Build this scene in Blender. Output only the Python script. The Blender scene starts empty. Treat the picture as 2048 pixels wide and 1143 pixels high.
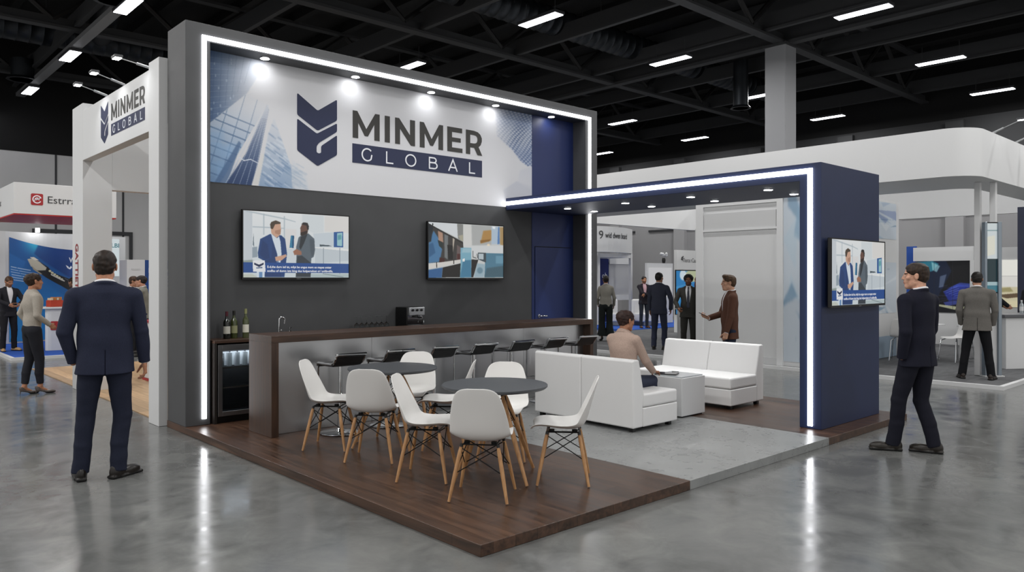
import bpy, math, random
import numpy as np
from mathutils import Vector, Matrix
random.seed(7); NR = np.random.RandomState(11)
C = bpy.context.scene.collection
PI = math.pi
R = math.radians

def lin(c):
    if isinstance(c, str):
        c = tuple(int(c[i:i+2], 16) / 255 for i in (0, 2, 4))
    return tuple((x / 12.92 if x <= .04045 else ((x + .055) / 1.055) ** 2.4) for x in c)

# ------------------------------------------------------------------ materials
MATS = {}
def mat(name, col, rough=.5, metal=0., spec=.5, coat=0., trans=0., ior=1.45, emit=0., alpha=1.):
    if name in MATS: return MATS[name]
    m = bpy.data.materials.new(name); m.use_nodes = True
    b = m.node_tree.nodes['Principled BSDF']
    c = lin(col)
    b.inputs['Base Color'].default_value = (*c, 1)
    b.inputs['Roughness'].default_value = rough
    b.inputs['Metallic'].default_value = metal
    b.inputs['Specular IOR Level'].default_value = spec
    b.inputs['Coat Weight'].default_value = coat
    b.inputs['Transmission Weight'].default_value = trans
    b.inputs['IOR'].default_value = ior
    b.inputs['Alpha'].default_value = alpha
    if emit:
        b.inputs['Emission Color'].default_value = (*c, 1)
        b.inputs['Emission Strength'].default_value = emit
    MATS[name] = m
    return m

def nodes(m):
    nt = m.node_tree
    return nt, nt.nodes['Principled BSDF']

def noise_col(m, scale, c0, c1, stretch=(1, 1, 1), detail=4, lo=.3, hi=.7, bump=0., rough=None, dist=0., coord='Object'):
    nt, b = nodes(m)
    tc = nt.nodes.new('ShaderNodeTexCoord'); mp = nt.nodes.new('ShaderNodeMapping')
    mp.inputs['Scale'].default_value = stretch
    nz = nt.nodes.new('ShaderNodeTexNoise'); nz.inputs['Scale'].default_value = scale; nz.inputs['Detail'].default_value = detail
    nz.inputs['Distortion'].default_value = dist
    rp = nt.nodes.new('ShaderNodeValToRGB')
    rp.color_ramp.elements[0].position = lo; rp.color_ramp.elements[1].position = hi
    rp.color_ramp.elements[0].color = (*lin(c0), 1); rp.color_ramp.elements[1].color = (*lin(c1), 1)
    nt.links.new(tc.outputs[coord], mp.inputs[0]); nt.links.new(mp.outputs[0], nz.inputs['Vector'])
    nt.links.new(nz.outputs['Fac'], rp.inputs[0]); nt.links.new(rp.outputs[0], b.inputs['Base Color'])
    if bump:
        bp = nt.nodes.new('ShaderNodeBump'); bp.inputs['Strength'].default_value = bump; bp.inputs['Distance'].default_value = .01
        nt.links.new(nz.outputs['Fac'], bp.inputs['Height']); nt.links.new(bp.outputs[0], b.inputs['Normal'])
    if rough:
        mr = nt.nodes.new('ShaderNodeMapRange'); mr.inputs['To Min'].default_value = rough[0]; mr.inputs['To Max'].default_value = rough[1]
        nt.links.new(nz.outputs['Fac'], mr.inputs[0]); nt.links.new(mr.outputs[0], b.inputs['Roughness'])
    return m

def wood(name, c0, c1, scale=3., stretch=(1, 14, 14), rough=(.3, .5), plank=None, seam='1c120c'):
    m = mat(name, c0, .4)
    noise_col(m, scale, c0, c1, stretch, 6, .25, .75, .05, rough, .6)
    if plank:
        nt, b = nodes(m)
        src = b.inputs['Base Color'].links[0].from_socket
        tc = nt.nodes.new('ShaderNodeTexCoord'); mp = nt.nodes.new('ShaderNodeMapping'); mp.inputs['Scale'].default_value = plank[2]
        if len(plank) > 3: mp.inputs['Rotation'].default_value = (0, 0, plank[3])
        br = nt.nodes.new('ShaderNodeTexBrick'); br.inputs['Scale'].default_value = 1
        br.inputs['Brick Width'].default_value = plank[0]; br.inputs['Row Height'].default_value = plank[1]
        br.inputs['Mortar Size'].default_value = .0025; br.inputs['Mortar Smooth'].default_value = .3
        br.inputs['Color1'].default_value = (.78, .78, .78, 1); br.inputs['Color2'].default_value = (1.15, 1.12, 1.1, 1); br.inputs['Mortar'].default_value = (.35, .32, .3, 1)
        mx = nt.nodes.new('ShaderNodeMix'); mx.data_type = 'RGBA'; mx.blend_type = 'MULTIPLY'; mx.inputs['Factor'].default_value = 1
        nt.links.new(tc.outputs['Object'], mp.inputs[0]); nt.links.new(mp.outputs[0], br.inputs['Vector'])
        nt.links.new(src, mx.inputs[6]); nt.links.new(br.outputs['Color'], mx.inputs[7]); nt.links.new(mx.outputs[2], b.inputs['Base Color'])
    return m

def emat(name, col, s):
    if name in MATS: return MATS[name]
    m = bpy.data.materials.new(name); m.use_nodes = True
    nt = m.node_tree; nt.nodes.clear()
    e = nt.nodes.new('ShaderNodeEmission'); e.inputs[0].default_value = (*lin(col), 1); e.inputs[1].default_value = s
    o = nt.nodes.new('ShaderNodeOutputMaterial'); nt.links.new(e.outputs[0], o.inputs[0])
    MATS[name] = m
    return m

def vcmat(name, emit=0., rough=.5):
    """printed / displayed picture: colours stored on the flat sheet's vertices"""
    if name in MATS: return MATS[name]
    m = bpy.data.materials.new(name); m.use_nodes = True
    nt, b = nodes(m)
    a = nt.nodes.new('ShaderNodeVertexColor'); a.layer_name = 'Col'
    if emit:
        b.inputs['Base Color'].default_value = (.01, .01, .01, 1); b.inputs['Roughness'].default_value = .15
        nt.links.new(a.outputs[0], b.inputs['Emission Color']); b.inputs['Emission Strength'].default_value = emit
    else:
        nt.links.new(a.outputs[0], b.inputs['Base Color']); b.inputs['Roughness'].default_value = rough
    MATS[name] = m
    return m

# ------------------------------------------------------------------ mesh builder
class MB:
    def __init__(s): s.v = []; s.f = []; s.m = []; s.cur = 0
    def add(s, vs, fs):
        b = len(s.v); s.v += [tuple(map(float, v)) for v in vs]
        for f in fs: s.f.append(tuple(b + i for i in f)); s.m.append(s.cur)
        return s
    def box(s, a, b):
        x0, x1 = sorted((a[0], b[0])); y0, y1 = sorted((a[1], b[1])); z0, z1 = sorted((a[2], b[2]))
        return s.add([(x0, y0, z0), (x1, y0, z0), (x1, y1, z0), (x0, y1, z0), (x0, y0, z1), (x1, y0, z1), (x1, y1, z1), (x0, y1, z1)],
                     [(3, 2, 1, 0), (4, 5, 6, 7), (0, 1, 5, 4), (1, 2, 6, 5), (2, 3, 7, 6), (3, 0, 4, 7)])
    def prism(s, poly, f):
        """poly: 2-D outline (ccw seen against f's push); f(u,v,k) -> xyz for k = 0 and 1"""
        n = len(poly)
        return s.add([f(u, v, 0) for u, v in poly] + [f(u, v, 1) for u, v in poly],
                     [tuple(range(n))[::-1], tuple(range(n, 2 * n))] + [(i, (i + 1) % n, n + (i + 1) % n, n + i) for i in range(n)])
    def quad(s, *p): return s.add(p, [tuple(range(len(p)))])
    def tube(s, pts, r, n=10, cap=True, closed=False):
        P = [Vector(p) for p in pts]; m = len(P); rs = r if isinstance(r, (list, tuple)) else [r] * m
        vs = []; up = None
        for i, p in enumerate(P):
            t = (P[(i + 1) % m] - P[i - 1]) if closed else (P[min(i + 1, m - 1)] - P[max(i - 1, 0)])
            t = t.normalized() if t.length else Vector((0, 0, 1))
            if up is None: up = Vector((0, 0, 1)) if abs(t.z) < .95 else Vector((1, 0, 0))
            a = t.cross(up).normalized() if t.cross(up).length > 1e-6 else t.orthogonal().normalized()
            b = a.cross(t).normalized(); up = b
            vs += [p + (a * math.cos(2 * PI * k / n) + b * math.sin(2 * PI * k / n)) * rs[i] for k in range(n)]
        fs = []
        for i in range(m if closed else m - 1):
            j = (i + 1) % m
            fs += [(i * n + k, j * n + k, j * n + (k + 1) % n, i * n + (k + 1) % n) for k in range(n)]
        if cap and not closed: fs += [tuple(range(n)), tuple(range((m - 1) * n, m * n))[::-1]]
        return s.add(vs, fs)
    def lathe(s, prof, c=(0, 0, 0), n=24, ax=2):
        vs = []
        for r, z in prof:
            for k in range(n):
                a = 2 * PI * k / n; q = [r * math.cos(a), r * math.sin(a), z]
                if ax == 1: q = [q[0], q[2], -q[1]]
                if ax == 0: q = [q[2], q[0], q[1]]
                vs.append((q[0] + c[0], q[1] + c[1], q[2] + c[2]))
        m = len(prof)
        fs = [(i * n + k, i * n + (k + 1) % n, (i + 1) * n + (k + 1) % n, (i + 1) * n + k) for i in range(m - 1) for k in range(n)]
        if prof[0][0] > 1e-6: fs.append(tuple(range(n))[::-1])
        if prof[-1][0] > 1e-6: fs.append(tuple(range((m - 1) * n, m * n)))
        return s.add(vs, fs)

def thing(name, label, cat, loc=(0, 0, 0), rz=0., group=None):
    o = bpy.data.objects.new(name, None); C.objects.link(o)
    o.empty_display_size = .1
    o.location = loc; o.rotation_euler = (0, 0, rz); o['label'] = label; o['category'] = cat
    if group: o['group'] = group
    return o

def rootloc(o):
    while o.parent: o = o.parent
    return Vector(o.location)

def link_mesh(name, me, mats, parent=None, smooth=False, label=None):
    for m in (mats if isinstance(mats, (list, tuple)) else [mats]): me.materials.append(m)
    o = bpy.data.objects.new(name, me); C.objects.link(o)
    if parent: o.parent = parent
    if smooth: me.polygons.foreach_set('use_smooth', [True] * len(me.polygons))
    if label: o['label'] = label
    return o

def obj(name, mb, mats, parent=None, world=False, smooth=False, bevel=0., label=None, seg=2, angle=40):
    v = mb.v
    if world and parent:
        r = rootloc(parent); v = [(a - r.x, b - r.y, c - r.z) for a, b, c in v]
    me = bpy.data.meshes.new(name); me.from_pydata(v, [], mb.f); me.update()
    if any(mb.m): me.polygons.foreach_set('material_index', mb.m)
    import bmesh
    bm = bmesh.new(); bm.from_mesh(me); bmesh.ops.recalc_face_normals(bm, faces=bm.faces); bm.to_mesh(me); bm.free()
    o = link_mesh(name, me, mats, parent, smooth or bevel > 0, label)
    if bevel:
        b = o.modifiers.new('bevel', 'BEVEL'); b.width = bevel; b.segments = seg; b.limit_method = 'ANGLE'; b.angle_limit = R(35)
    if smooth or bevel:
        try: me.set_sharp_from_angle(angle=R(angle))
        except Exception: pass
        if bevel:
            w = o.modifiers.new('wn', 'WEIGHTED_NORMAL'); w.keep_sharp = True
    return o

def struct(o):
    o['kind'] = 'structure'; return o

def tag(o, label, cat, group=None):
    o['label'] = label; o['category'] = cat
    if group: o['group'] = group
    return o

def one(name, mb, mats, label, cat, group=None, **k):
    """a thing that is one mesh; its origin sits at the base of its own shape"""
    vs = np.array(mb.v); c = (vs.min(0) + vs.max(0)) / 2; c[2] = vs[:, 2].min()
    mb.v = [tuple(p) for p in vs - c]
    o = obj(name, mb, mats, **k); o.location = c
    return tag(o, label, cat, group)

def copy_tree(o, parent=None):
    c = o.copy(); C.objects.link(c); c.parent = parent
    for ch in list(o.children): copy_tree(ch, c)
    return c

def dup(o, loc, rz, label, group=None):
    c = copy_tree(o); c.location = loc; c.rotation_euler = (0, 0, rz); c['label'] = label
    if group: c['group'] = group
    return c

# text -> one mesh, on plane origin o with axes u (right) and v (up); height in metres
def text_mesh(name, s, h, o, u, v, m, parent, world=True, bold=0., align='LEFT', stretch=1., width=None, lift=.003):
    cu = bpy.data.curves.new('t', 'FONT'); cu.body = s; cu.size = 1; cu.offset = bold; cu.align_x = align
    t = bpy.data.objects.new('t', cu); C.objects.link(t)
    bpy.context.view_layer.update()
    me = bpy.data.meshes.new_from_object(t.evaluated_get(bpy.context.evaluated_depsgraph_get()))
    bpy.data.objects.remove(t); bpy.data.curves.remove(cu)
    n = len(me.vertices); co = np.zeros(n * 3); me.vertices.foreach_get('co', co); co = co.reshape(-1, 3)
    k = h / .73
    sx = k * stretch
    if width: sx = width / max(1e-6, (co[:, 0].max() - co[:, 0].min()))
    u = np.array(u, float); v = np.array(v, float); w = np.cross(u, v)
    P = np.array(o, float) + np.outer(co[:, 0] * sx, u) + np.outer(co[:, 1] * k, v) + w * lift
    if world and parent: P = P - np.array(rootloc(parent))
    me.vertices.foreach_set('co', P.ravel()); me.update()
    me.materials.clear()
    ob = link_mesh(name, me, m, parent)
    return ob

# ------------------------------------------------------------------ flat pictures painted on a vertex grid
class Canvas:
    def __init__(s, w, h, col, k=1): s.k = k; w, h = w * k, h * k; s.w, s.h = w, h; s.a = np.ones((h, w, 3)) * np.array(s.c(col)); s.X, s.Y = np.meshgrid((np.arange(w) + .5) / w, (np.arange(h) + .5) / h)
    @staticmethod
    def c(c): return tuple(int(c[i:i+2], 16) / 255 for i in (0, 2, 4)) if isinstance(c, str) else c
    def put(s, mask, col, alpha=1., soft=0):
        m = mask.astype(float)
        for _ in range(soft * s.k * (s.k if soft > 1 else 1)):
            p = np.pad(m, 1, mode='edge'); m = (p[1:-1, 1:-1] * 2 + p[:-2, 1:-1] + p[2:, 1:-1] + p[1:-1, :-2] + p[1:-1, 2:]) / 6
        m = (m * alpha)[..., None]
        col = np.array(s.c(col)) if not isinstance(col, np.ndarray) else col
        s.a = s.a * (1 - m) + col * m
    def polymask(s, pts):
        ins = np.zeros(s.X.shape, bool); n = len(pts)
        for i in range(n):
            x0, y0 = pts[i]; x1, y1 = pts[(i + 1) % n]
            if y0 == y1: continue
            c = ((y0 > s.Y) != (y1 > s.Y)) & (s.X < (x1 - x0) * (s.Y - y0) / (y1 - y0) + x0); ins ^= c
        return ins
    def poly(s, pts, col, alpha=1., soft=0): s.put(s.polymask(pts), col, alpha, soft)
    def rect(s, x0, y0, x1, y1, col, alpha=1., soft=0): s.put((s.X >= x0) & (s.X < x1) & (s.Y >= y0) & (s.Y < y1), col, alpha, soft)
    def ell(s, x, y, rx, ry, col, alpha=1., soft=0): s.put(((s.X - x) / rx) ** 2 + ((s.Y - y) / ry) ** 2 < 1, col, alpha, soft)
    def line(s, x0, y0, x1, y1, w, col, alpha=1., soft=0):
        asp = s.h / s.w
        dx, dy = x1 - x0, (y1 - y0) * asp; L = dx * dx + dy * dy + 1e-12
        t = np.clip(((s.X - x0) * dx + (s.Y - y0) * asp * dy) / L, 0, 1)
        s.put(np.hypot(s.X - x0 - t * dx, (s.Y - y0) * asp - t * dy) < w, col, alpha, soft)
    def grad(s, mask, c0, c1, t, alpha=1., soft=0):
        t = np.clip(t, 0, 1)[..., None]; s.put(mask, np.array(s.c(c0)) * (1 - t) + np.array(s.c(c1)) * t, alpha, soft)

def picture(name, cv, f, m, parent=None, world=True):
    """canvas -> grid mesh; f(s,t) -> xyz with s,t in 0..1 from the picture's top left"""
    w, h = cv.w, cv.h
    s, t = np.meshgrid(np.linspace(0, 1, w), np.linspace(0, 1, h))
    P = np.stack(f(s, t), -1).reshape(-1, 3)
    if world and parent: P = P - np.array(rootloc(parent))
    idx = np.arange(w * h).reshape(h, w)
    F = np.stack([idx[1:, :-1], idx[1:, 1:], idx[:-1, 1:], idx[:-1, :-1]], -1).reshape(-1, 4)
    me = bpy.data.meshes.new(name)
    me.vertices.add(len(P)); me.vertices.foreach_set('co', P.astype(np.float32).ravel())
    me.loops.add(F.size); me.loops.foreach_set('vertex_index', F.astype(np.int32).ravel())
    me.polygons.add(len(F)); me.polygons.foreach_set('loop_start', np.arange(0, F.size, 4, dtype=np.int32))
    me.update(calc_edges=True); me.validate()
    a = np.clip(cv.a, 0, 1).reshape(-1, 3); L = np.where(a <= .04045, a / 12.92, ((a + .055) / 1.055) ** 2.4)
    ca = me.color_attributes.new('Col', 'FLOAT_COLOR', 'POINT'); ca.data.foreach_set('color', np.concatenate([L, np.ones((len(L), 1))], 1).astype(np.float32).ravel())
    return link_mesh(name, me, m, parent)

def flat(o, u, v):
    """plane whose top-left is o; u along the width, v down the height (full vectors)"""
    o, u, v = map(np.array, (o, u, v))
    return lambda s, t: tuple(o[i] + u[i] * s + v[i] * t for i in range(3))
# ------------------------------------------------------------------ signed-distance modelling for people
def smin(a, b, k):
    h = np.clip(.5 + .5 * (b - a) / k, 0, 1); return b * (1 - h) + a * h - k * h * (1 - h)
def smax(a, b, k): return -smin(-a, -b, k)
def nv(v): v = np.array(v, float); return v / (np.linalg.norm(v) + 1e-12)

def cone(a, b, ra, rb, flatdir=None, fs=1.):
    a = np.array(a, np.float32); b = np.array(b, np.float32); ab = b - a; L = float(ab @ ab) + 1e-12
    n = None if flatdir is None else nv(flatdir).astype(np.float32)
    def f(P):
        q = P - a
        if n is not None:
            q = q + np.outer(q @ n, n) * (1 / fs - 1)
        t = np.clip(q @ ab / L, 0, 1)
        return (np.linalg.norm(q - t[:, None] * ab, axis=1) - (ra + (rb - ra) * t)) * (min(fs, 1) if n is not None else 1)
    return f
def ell(c, r, M=None):
    c = np.array(c, np.float32); r = np.array(r, np.float32)
    def f(P):
        q = P - c
        if M is not None: q = q @ M
        k0 = np.linalg.norm(q / r, axis=1); k1 = np.linalg.norm(q / (r * r), axis=1)
        return np.where(k1 > 1e-9, k0 * (k0 - 1) / np.maximum(k1, 1e-9), -min(r))
    return f
def rbox(c, hlf, rad, M=None):
    c = np.array(c, np.float32); hlf = np.array(hlf, np.float32)
    def f(P):
        q = P - c
        if M is not None: q = q @ M
        q = np.abs(q) - hlf + rad
        return np.linalg.norm(np.maximum(q, 0), axis=1) + np.minimum(q.max(1), 0) - rad
    return f
def half(p, n):
    p = np.array(p, np.float32); n = nv(n).astype(np.float32)
    return lambda P: (P - p) @ n
def torus(c, M, Rx, Ry, r):
    c = np.array(c, np.float32)
    def f(P):
        q = (P - c) @ M
        d = np.hypot(q[:, 0] / Rx, q[:, 1] / Ry); rr = (Rx + Ry) / 2
        return np.hypot((d - 1) * rr, q[:, 2]) - r
    return f
def uni(fs, k):
    def f(P):
        d = fs[0](P)
        for g in fs[1:]: d = smin(d, g(P), k)
        return d
    return f
def cut(f, g, k=.004): return lambda P: smax(f(P), -g(P), k)
def keep(f, g, k=.004): return lambda P: smax(f(P), g(P), k)
def wrinkle(f, amp, fr, seed=0):
    rs = np.random.RandomState(seed); D = rs.randn(7, 3).astype(np.float32); D[:, 2] *= 1.7; D /= np.linalg.norm(D, axis=1)[:, None]
    ph = rs.rand(7) * 6.28; fq = fr * (.6 + rs.rand(7))
    def g(P):
        w = 0
        for i in range(7): w = w + np.sin(P @ D[i] * fq[i] + ph[i] + 1.5 * np.sin(P @ D[i - 3] * fq[i] * .5))
        return f(P) + amp * w / 3
    return g

def sdf_mesh(f, lo, hi, h):
    lo = np.array(lo, float) - 2 * h; hi = np.array(hi, float) + 2 * h
    K = 4; H = h * K
    nc = np.ceil((hi - lo) / H).astype(int)
    cx = [lo[i] + (np.arange(nc[i]) + .5) * H for i in range(3)]
    G = np.stack(np.meshgrid(*cx, indexing='ij'), -1).reshape(-1, 3).astype(np.float32)
    d = f(G).astype(np.float32).reshape(nc)
    act = np.abs(d) < H * 1.45
    n = nc * K + 1
    def up(a):
        a = a.repeat(K, 0).repeat(K, 1).repeat(K, 2); return np.pad(a, ((0, 1),) * 3, mode='edge')
    D = up(np.where(d < 0, -1., 1.).astype(np.float32)); M = up(act)
    for ax in range(3):
        s = [slice(None)] * 3; t = [slice(None)] * 3; s[ax] = slice(K, None, K); t[ax] = slice(K - 1, -1, K)
        M[tuple(s)] |= M[tuple(t)]
    I = np.argwhere(M); P = (lo + I * h).astype(np.float32)
    val = np.concatenate([f(P[i:i + 200000]) for i in range(0, len(P), 200000)]) if len(P) else np.zeros(0)
    D[tuple(I.T)] = val
    S = D < 0
    tot = np.zeros(tuple(n - 1), np.int8)
    off = [(i, j, k) for i in (0, 1) for j in (0, 1) for k in (0, 1)]
    for i, j, k in off: tot += S[i:n[0] - 1 + i, j:n[1] - 1 + j, k:n[2] - 1 + k]
    A = np.argwhere((tot > 0) & (tot < 8)); ids = -np.ones(tuple(n - 1), np.int32); ids[tuple(A.T)] = np.arange(len(A))
    V = np.zeros((len(A), 3)); cnt = np.zeros(len(A))
    cd = {o: D[A[:, 0] + o[0], A[:, 1] + o[1], A[:, 2] + o[2]] for o in off}
    for o in off:
        for ax in range(3):
            if o[ax]: continue
            p = list(o); p[ax] = 1; p = tuple(p)
            a, b = cd[o], cd[p]; m = (a < 0) != (b < 0)
            t = np.where(m, a / np.where(m, a - b, 1), 0)
            q = np.array(o, float)[None] + np.zeros((len(A), 1)); q[:, ax] += t
            V[m] += q[m]; cnt[m] += 1
    V = lo + (A + V / np.maximum(cnt, 1)[:, None]) * h
    F = []
    for ax in range(3):
        b, c = (ax + 1) % 3, (ax + 2) % 3
        sl = [slice(None)] * 3; s1 = list(sl); s0 = list(sl); s0[ax] = slice(0, -1); s1[ax] = slice(1, None)
        ch = S[tuple(s0)] != S[tuple(s1)]
        E = np.argwhere(ch); E = E[(E[:, b] > 0) & (E[:, c] > 0) & (E[:, b] < n[b] - 1) & (E[:, c] < n[c] - 1)]
        q = []
        for db, dc in ((-1, -1), (0, -1), (0, 0), (-1, 0)):
            e = E.copy(); e[:, b] += db; e[:, c] += dc; q.append(ids[tuple(e.T)])
        q = np.stack(q, 1); fl = S[tuple(E.T)]
        q[~fl] = q[~fl][:, ::-1]; F.append(q)
    F = np.concatenate(F); F = F[(F >= 0).all(1)]
    # one light smoothing pass
    for _ in range(1):
        acc = np.zeros_like(V); c2 = np.zeros(len(V))
        for i in range(4):
            np.add.at(acc, F[:, i], V[F[:, (i + 1) % 4]]); np.add.at(c2, F[:, i], 1)
            np.add.at(acc, F[:, (i + 1) % 4], V[F[:, i]]); np.add.at(c2, F[:, (i + 1) % 4], 1)
        V = V * .5 + .5 * acc / np.maximum(c2, 1)[:, None]
    return V, F

def np_mesh(name, V, F, mats, parent, matf=None, label=None):
    me = bpy.data.meshes.new(name)
    me.vertices.add(len(V)); me.vertices.foreach_set('co', V.astype(np.float32).ravel())
    me.loops.add(F.size); me.loops.foreach_set('vertex_index', F.astype(np.int32).ravel())
    me.polygons.add(len(F)); me.polygons.foreach_set('loop_start', np.arange(0, F.size, 4, dtype=np.int32))
    me.update(calc_edges=True)
    if matf is not None: me.polygons.foreach_set('material_index', matf(V[F].mean(1)).astype(np.int32))
    return link_mesh(name, me, mats, parent, True, label)
def rotz(a): c, s = math.cos(a), math.sin(a); return np.array([[c, -s, 0], [s, c, 0], [0, 0, 1]])
def rotx(a): c, s = math.cos(a), math.sin(a); return np.array([[1, 0, 0], [0, c, -s], [0, s, c]])
def roty(a): c, s = math.cos(a), math.sin(a); return np.array([[c, 0, s], [0, 1, 0], [-s, 0, c]])
def ik(a, t, l1, l2, hint):
    a, t = np.array(a, float), np.array(t, float); d = t - a; L = np.linalg.norm(d)
    if L > (l1 + l2) * .998: t = a + d / L * (l1 + l2) * .998; d = t - a; L = np.linalg.norm(d)
    x = (l1 * l1 - l2 * l2 + L * L) / (2 * L); h = math.sqrt(max(l1 * l1 - x * x, 0)); u = d / L
    hv = np.array(hint, float); hv = hv - u * (hv @ u); hv = nv(hv)
    return a + u * x + hv * h, t

def hand_sdf(w, y, z, sgn, curl=.35, spread=.0, thumb=.5, k=1.):
    """palm + four fingers + thumb. w wrist, y towards the fingers, z out of the hand's back, sgn puts the thumb"""
    y = nv(y); z = nv(np.array(z, float) - y * (np.array(z, float) @ y)); x = np.cross(y, z) * sgn
    M = np.stack([x, y, z], 1)
    g = lambda p: np.array(w) + (M @ np.array(p, float)) * k
    fs = [rbox(g((0, .052, 0)), (.038 * k, .048 * k, .0135 * k), .012 * k, M), cone(g((0, -.01, 0)), g((0, .03, 0)), .024 * k, .026 * k, z, .7)]
    palm = uni(fs, .012)
    fl = []
    for i, (bx, by, L, r) in enumerate(((.030, .095, .074, .0088), (.0105, .101, .083, .009), (-.0095, .098, .077, .0086), (-.0285, .088, .06, .0076))):
        c = curl * (1 + .16 * i); p = np.array((bx, by - .012, 0)); a = c * .55
        for j, fr in enumerate((.46, .31, .23)):
            q = p + np.array((bx * .5 * spread, math.cos(a), -math.sin(a))) * L * fr
            fl.append(cone(g(p), g(q), r * k * (1 - .1 * j), r * k * (.93 - .1 * j))); p = q; a += c * (1.05 if j == 0 else .8)
    p = np.array((.030, .028, -.004)); d = nv((.62, .72, -.32 - thumb * .5))
    q = p + d * .042; e = q + nv((.25, .9, -.35 - thumb * .5)) * .03; t = e + nv((.05, .9, -.4 - thumb * .4)) * .025
    th = [cone(g(p), g(q), .0135 * k, .0105 * k), cone(g(q), g(e), .0105 * k, .0092 * k), cone(g(e), g(t), .0092 * k, .0075 * k)]
    fu = uni(fl, .002); tu = uni(th, .004)
    return lambda P: smin(smin(palm(P), fu(P), .008), tu(P), .010)

def near(f, c, rad):
    """evaluate an expensive field only close to c; a plain distance elsewhere"""
    c = np.array(c, np.float32)
    def g(P):
        d = np.linalg.norm(P - c, axis=1) - rad; m = d < .05; out = d + .02
        if m.any(): out[m] = f(P[m])
        return out
    return g

SKIN = {}
def skin_mats(tone, beard=None):
    k = (tone, beard)
    if k not in SKIN:
        c = np.array(Canvas.c(tone))
        sk = mat('skin_' + tone, tone, .5, spec=.35); noise_col(sk, 40, tuple(c * .93), tuple(np.minimum(c * 1.05, 1)), lo=.35, hi=.65)
        lip = mat('lip_' + tone, tuple(c * np.array((.86, .62, .6))), .45)
        SKIN[k] = [sk, lip, mat('eye_white', 'e4e2de', .3), mat('iris', '2a1c14', .2), mat('brow_' + (beard or '1f1713'), beard or '1f1713', .8),
                   mat('stubble_' + tone, tuple(c * .55 + np.array(Canvas.c(beard or '1f1713')) * .35), .8)]
    return SKIN[k]

def cloth(name, col, scale=180, var=.06, rough=.85):
    if name in MATS: return MATS[name]
    c = np.array(Canvas.c(col)); m = mat(name, col, rough, spec=.2)
    noise_col(m, scale, tuple(c * (1 - var)), tuple(np.minimum(c * (1 + var), 1)), (1, 1, .35), 3, .3, .7, .04)
    return m

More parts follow.
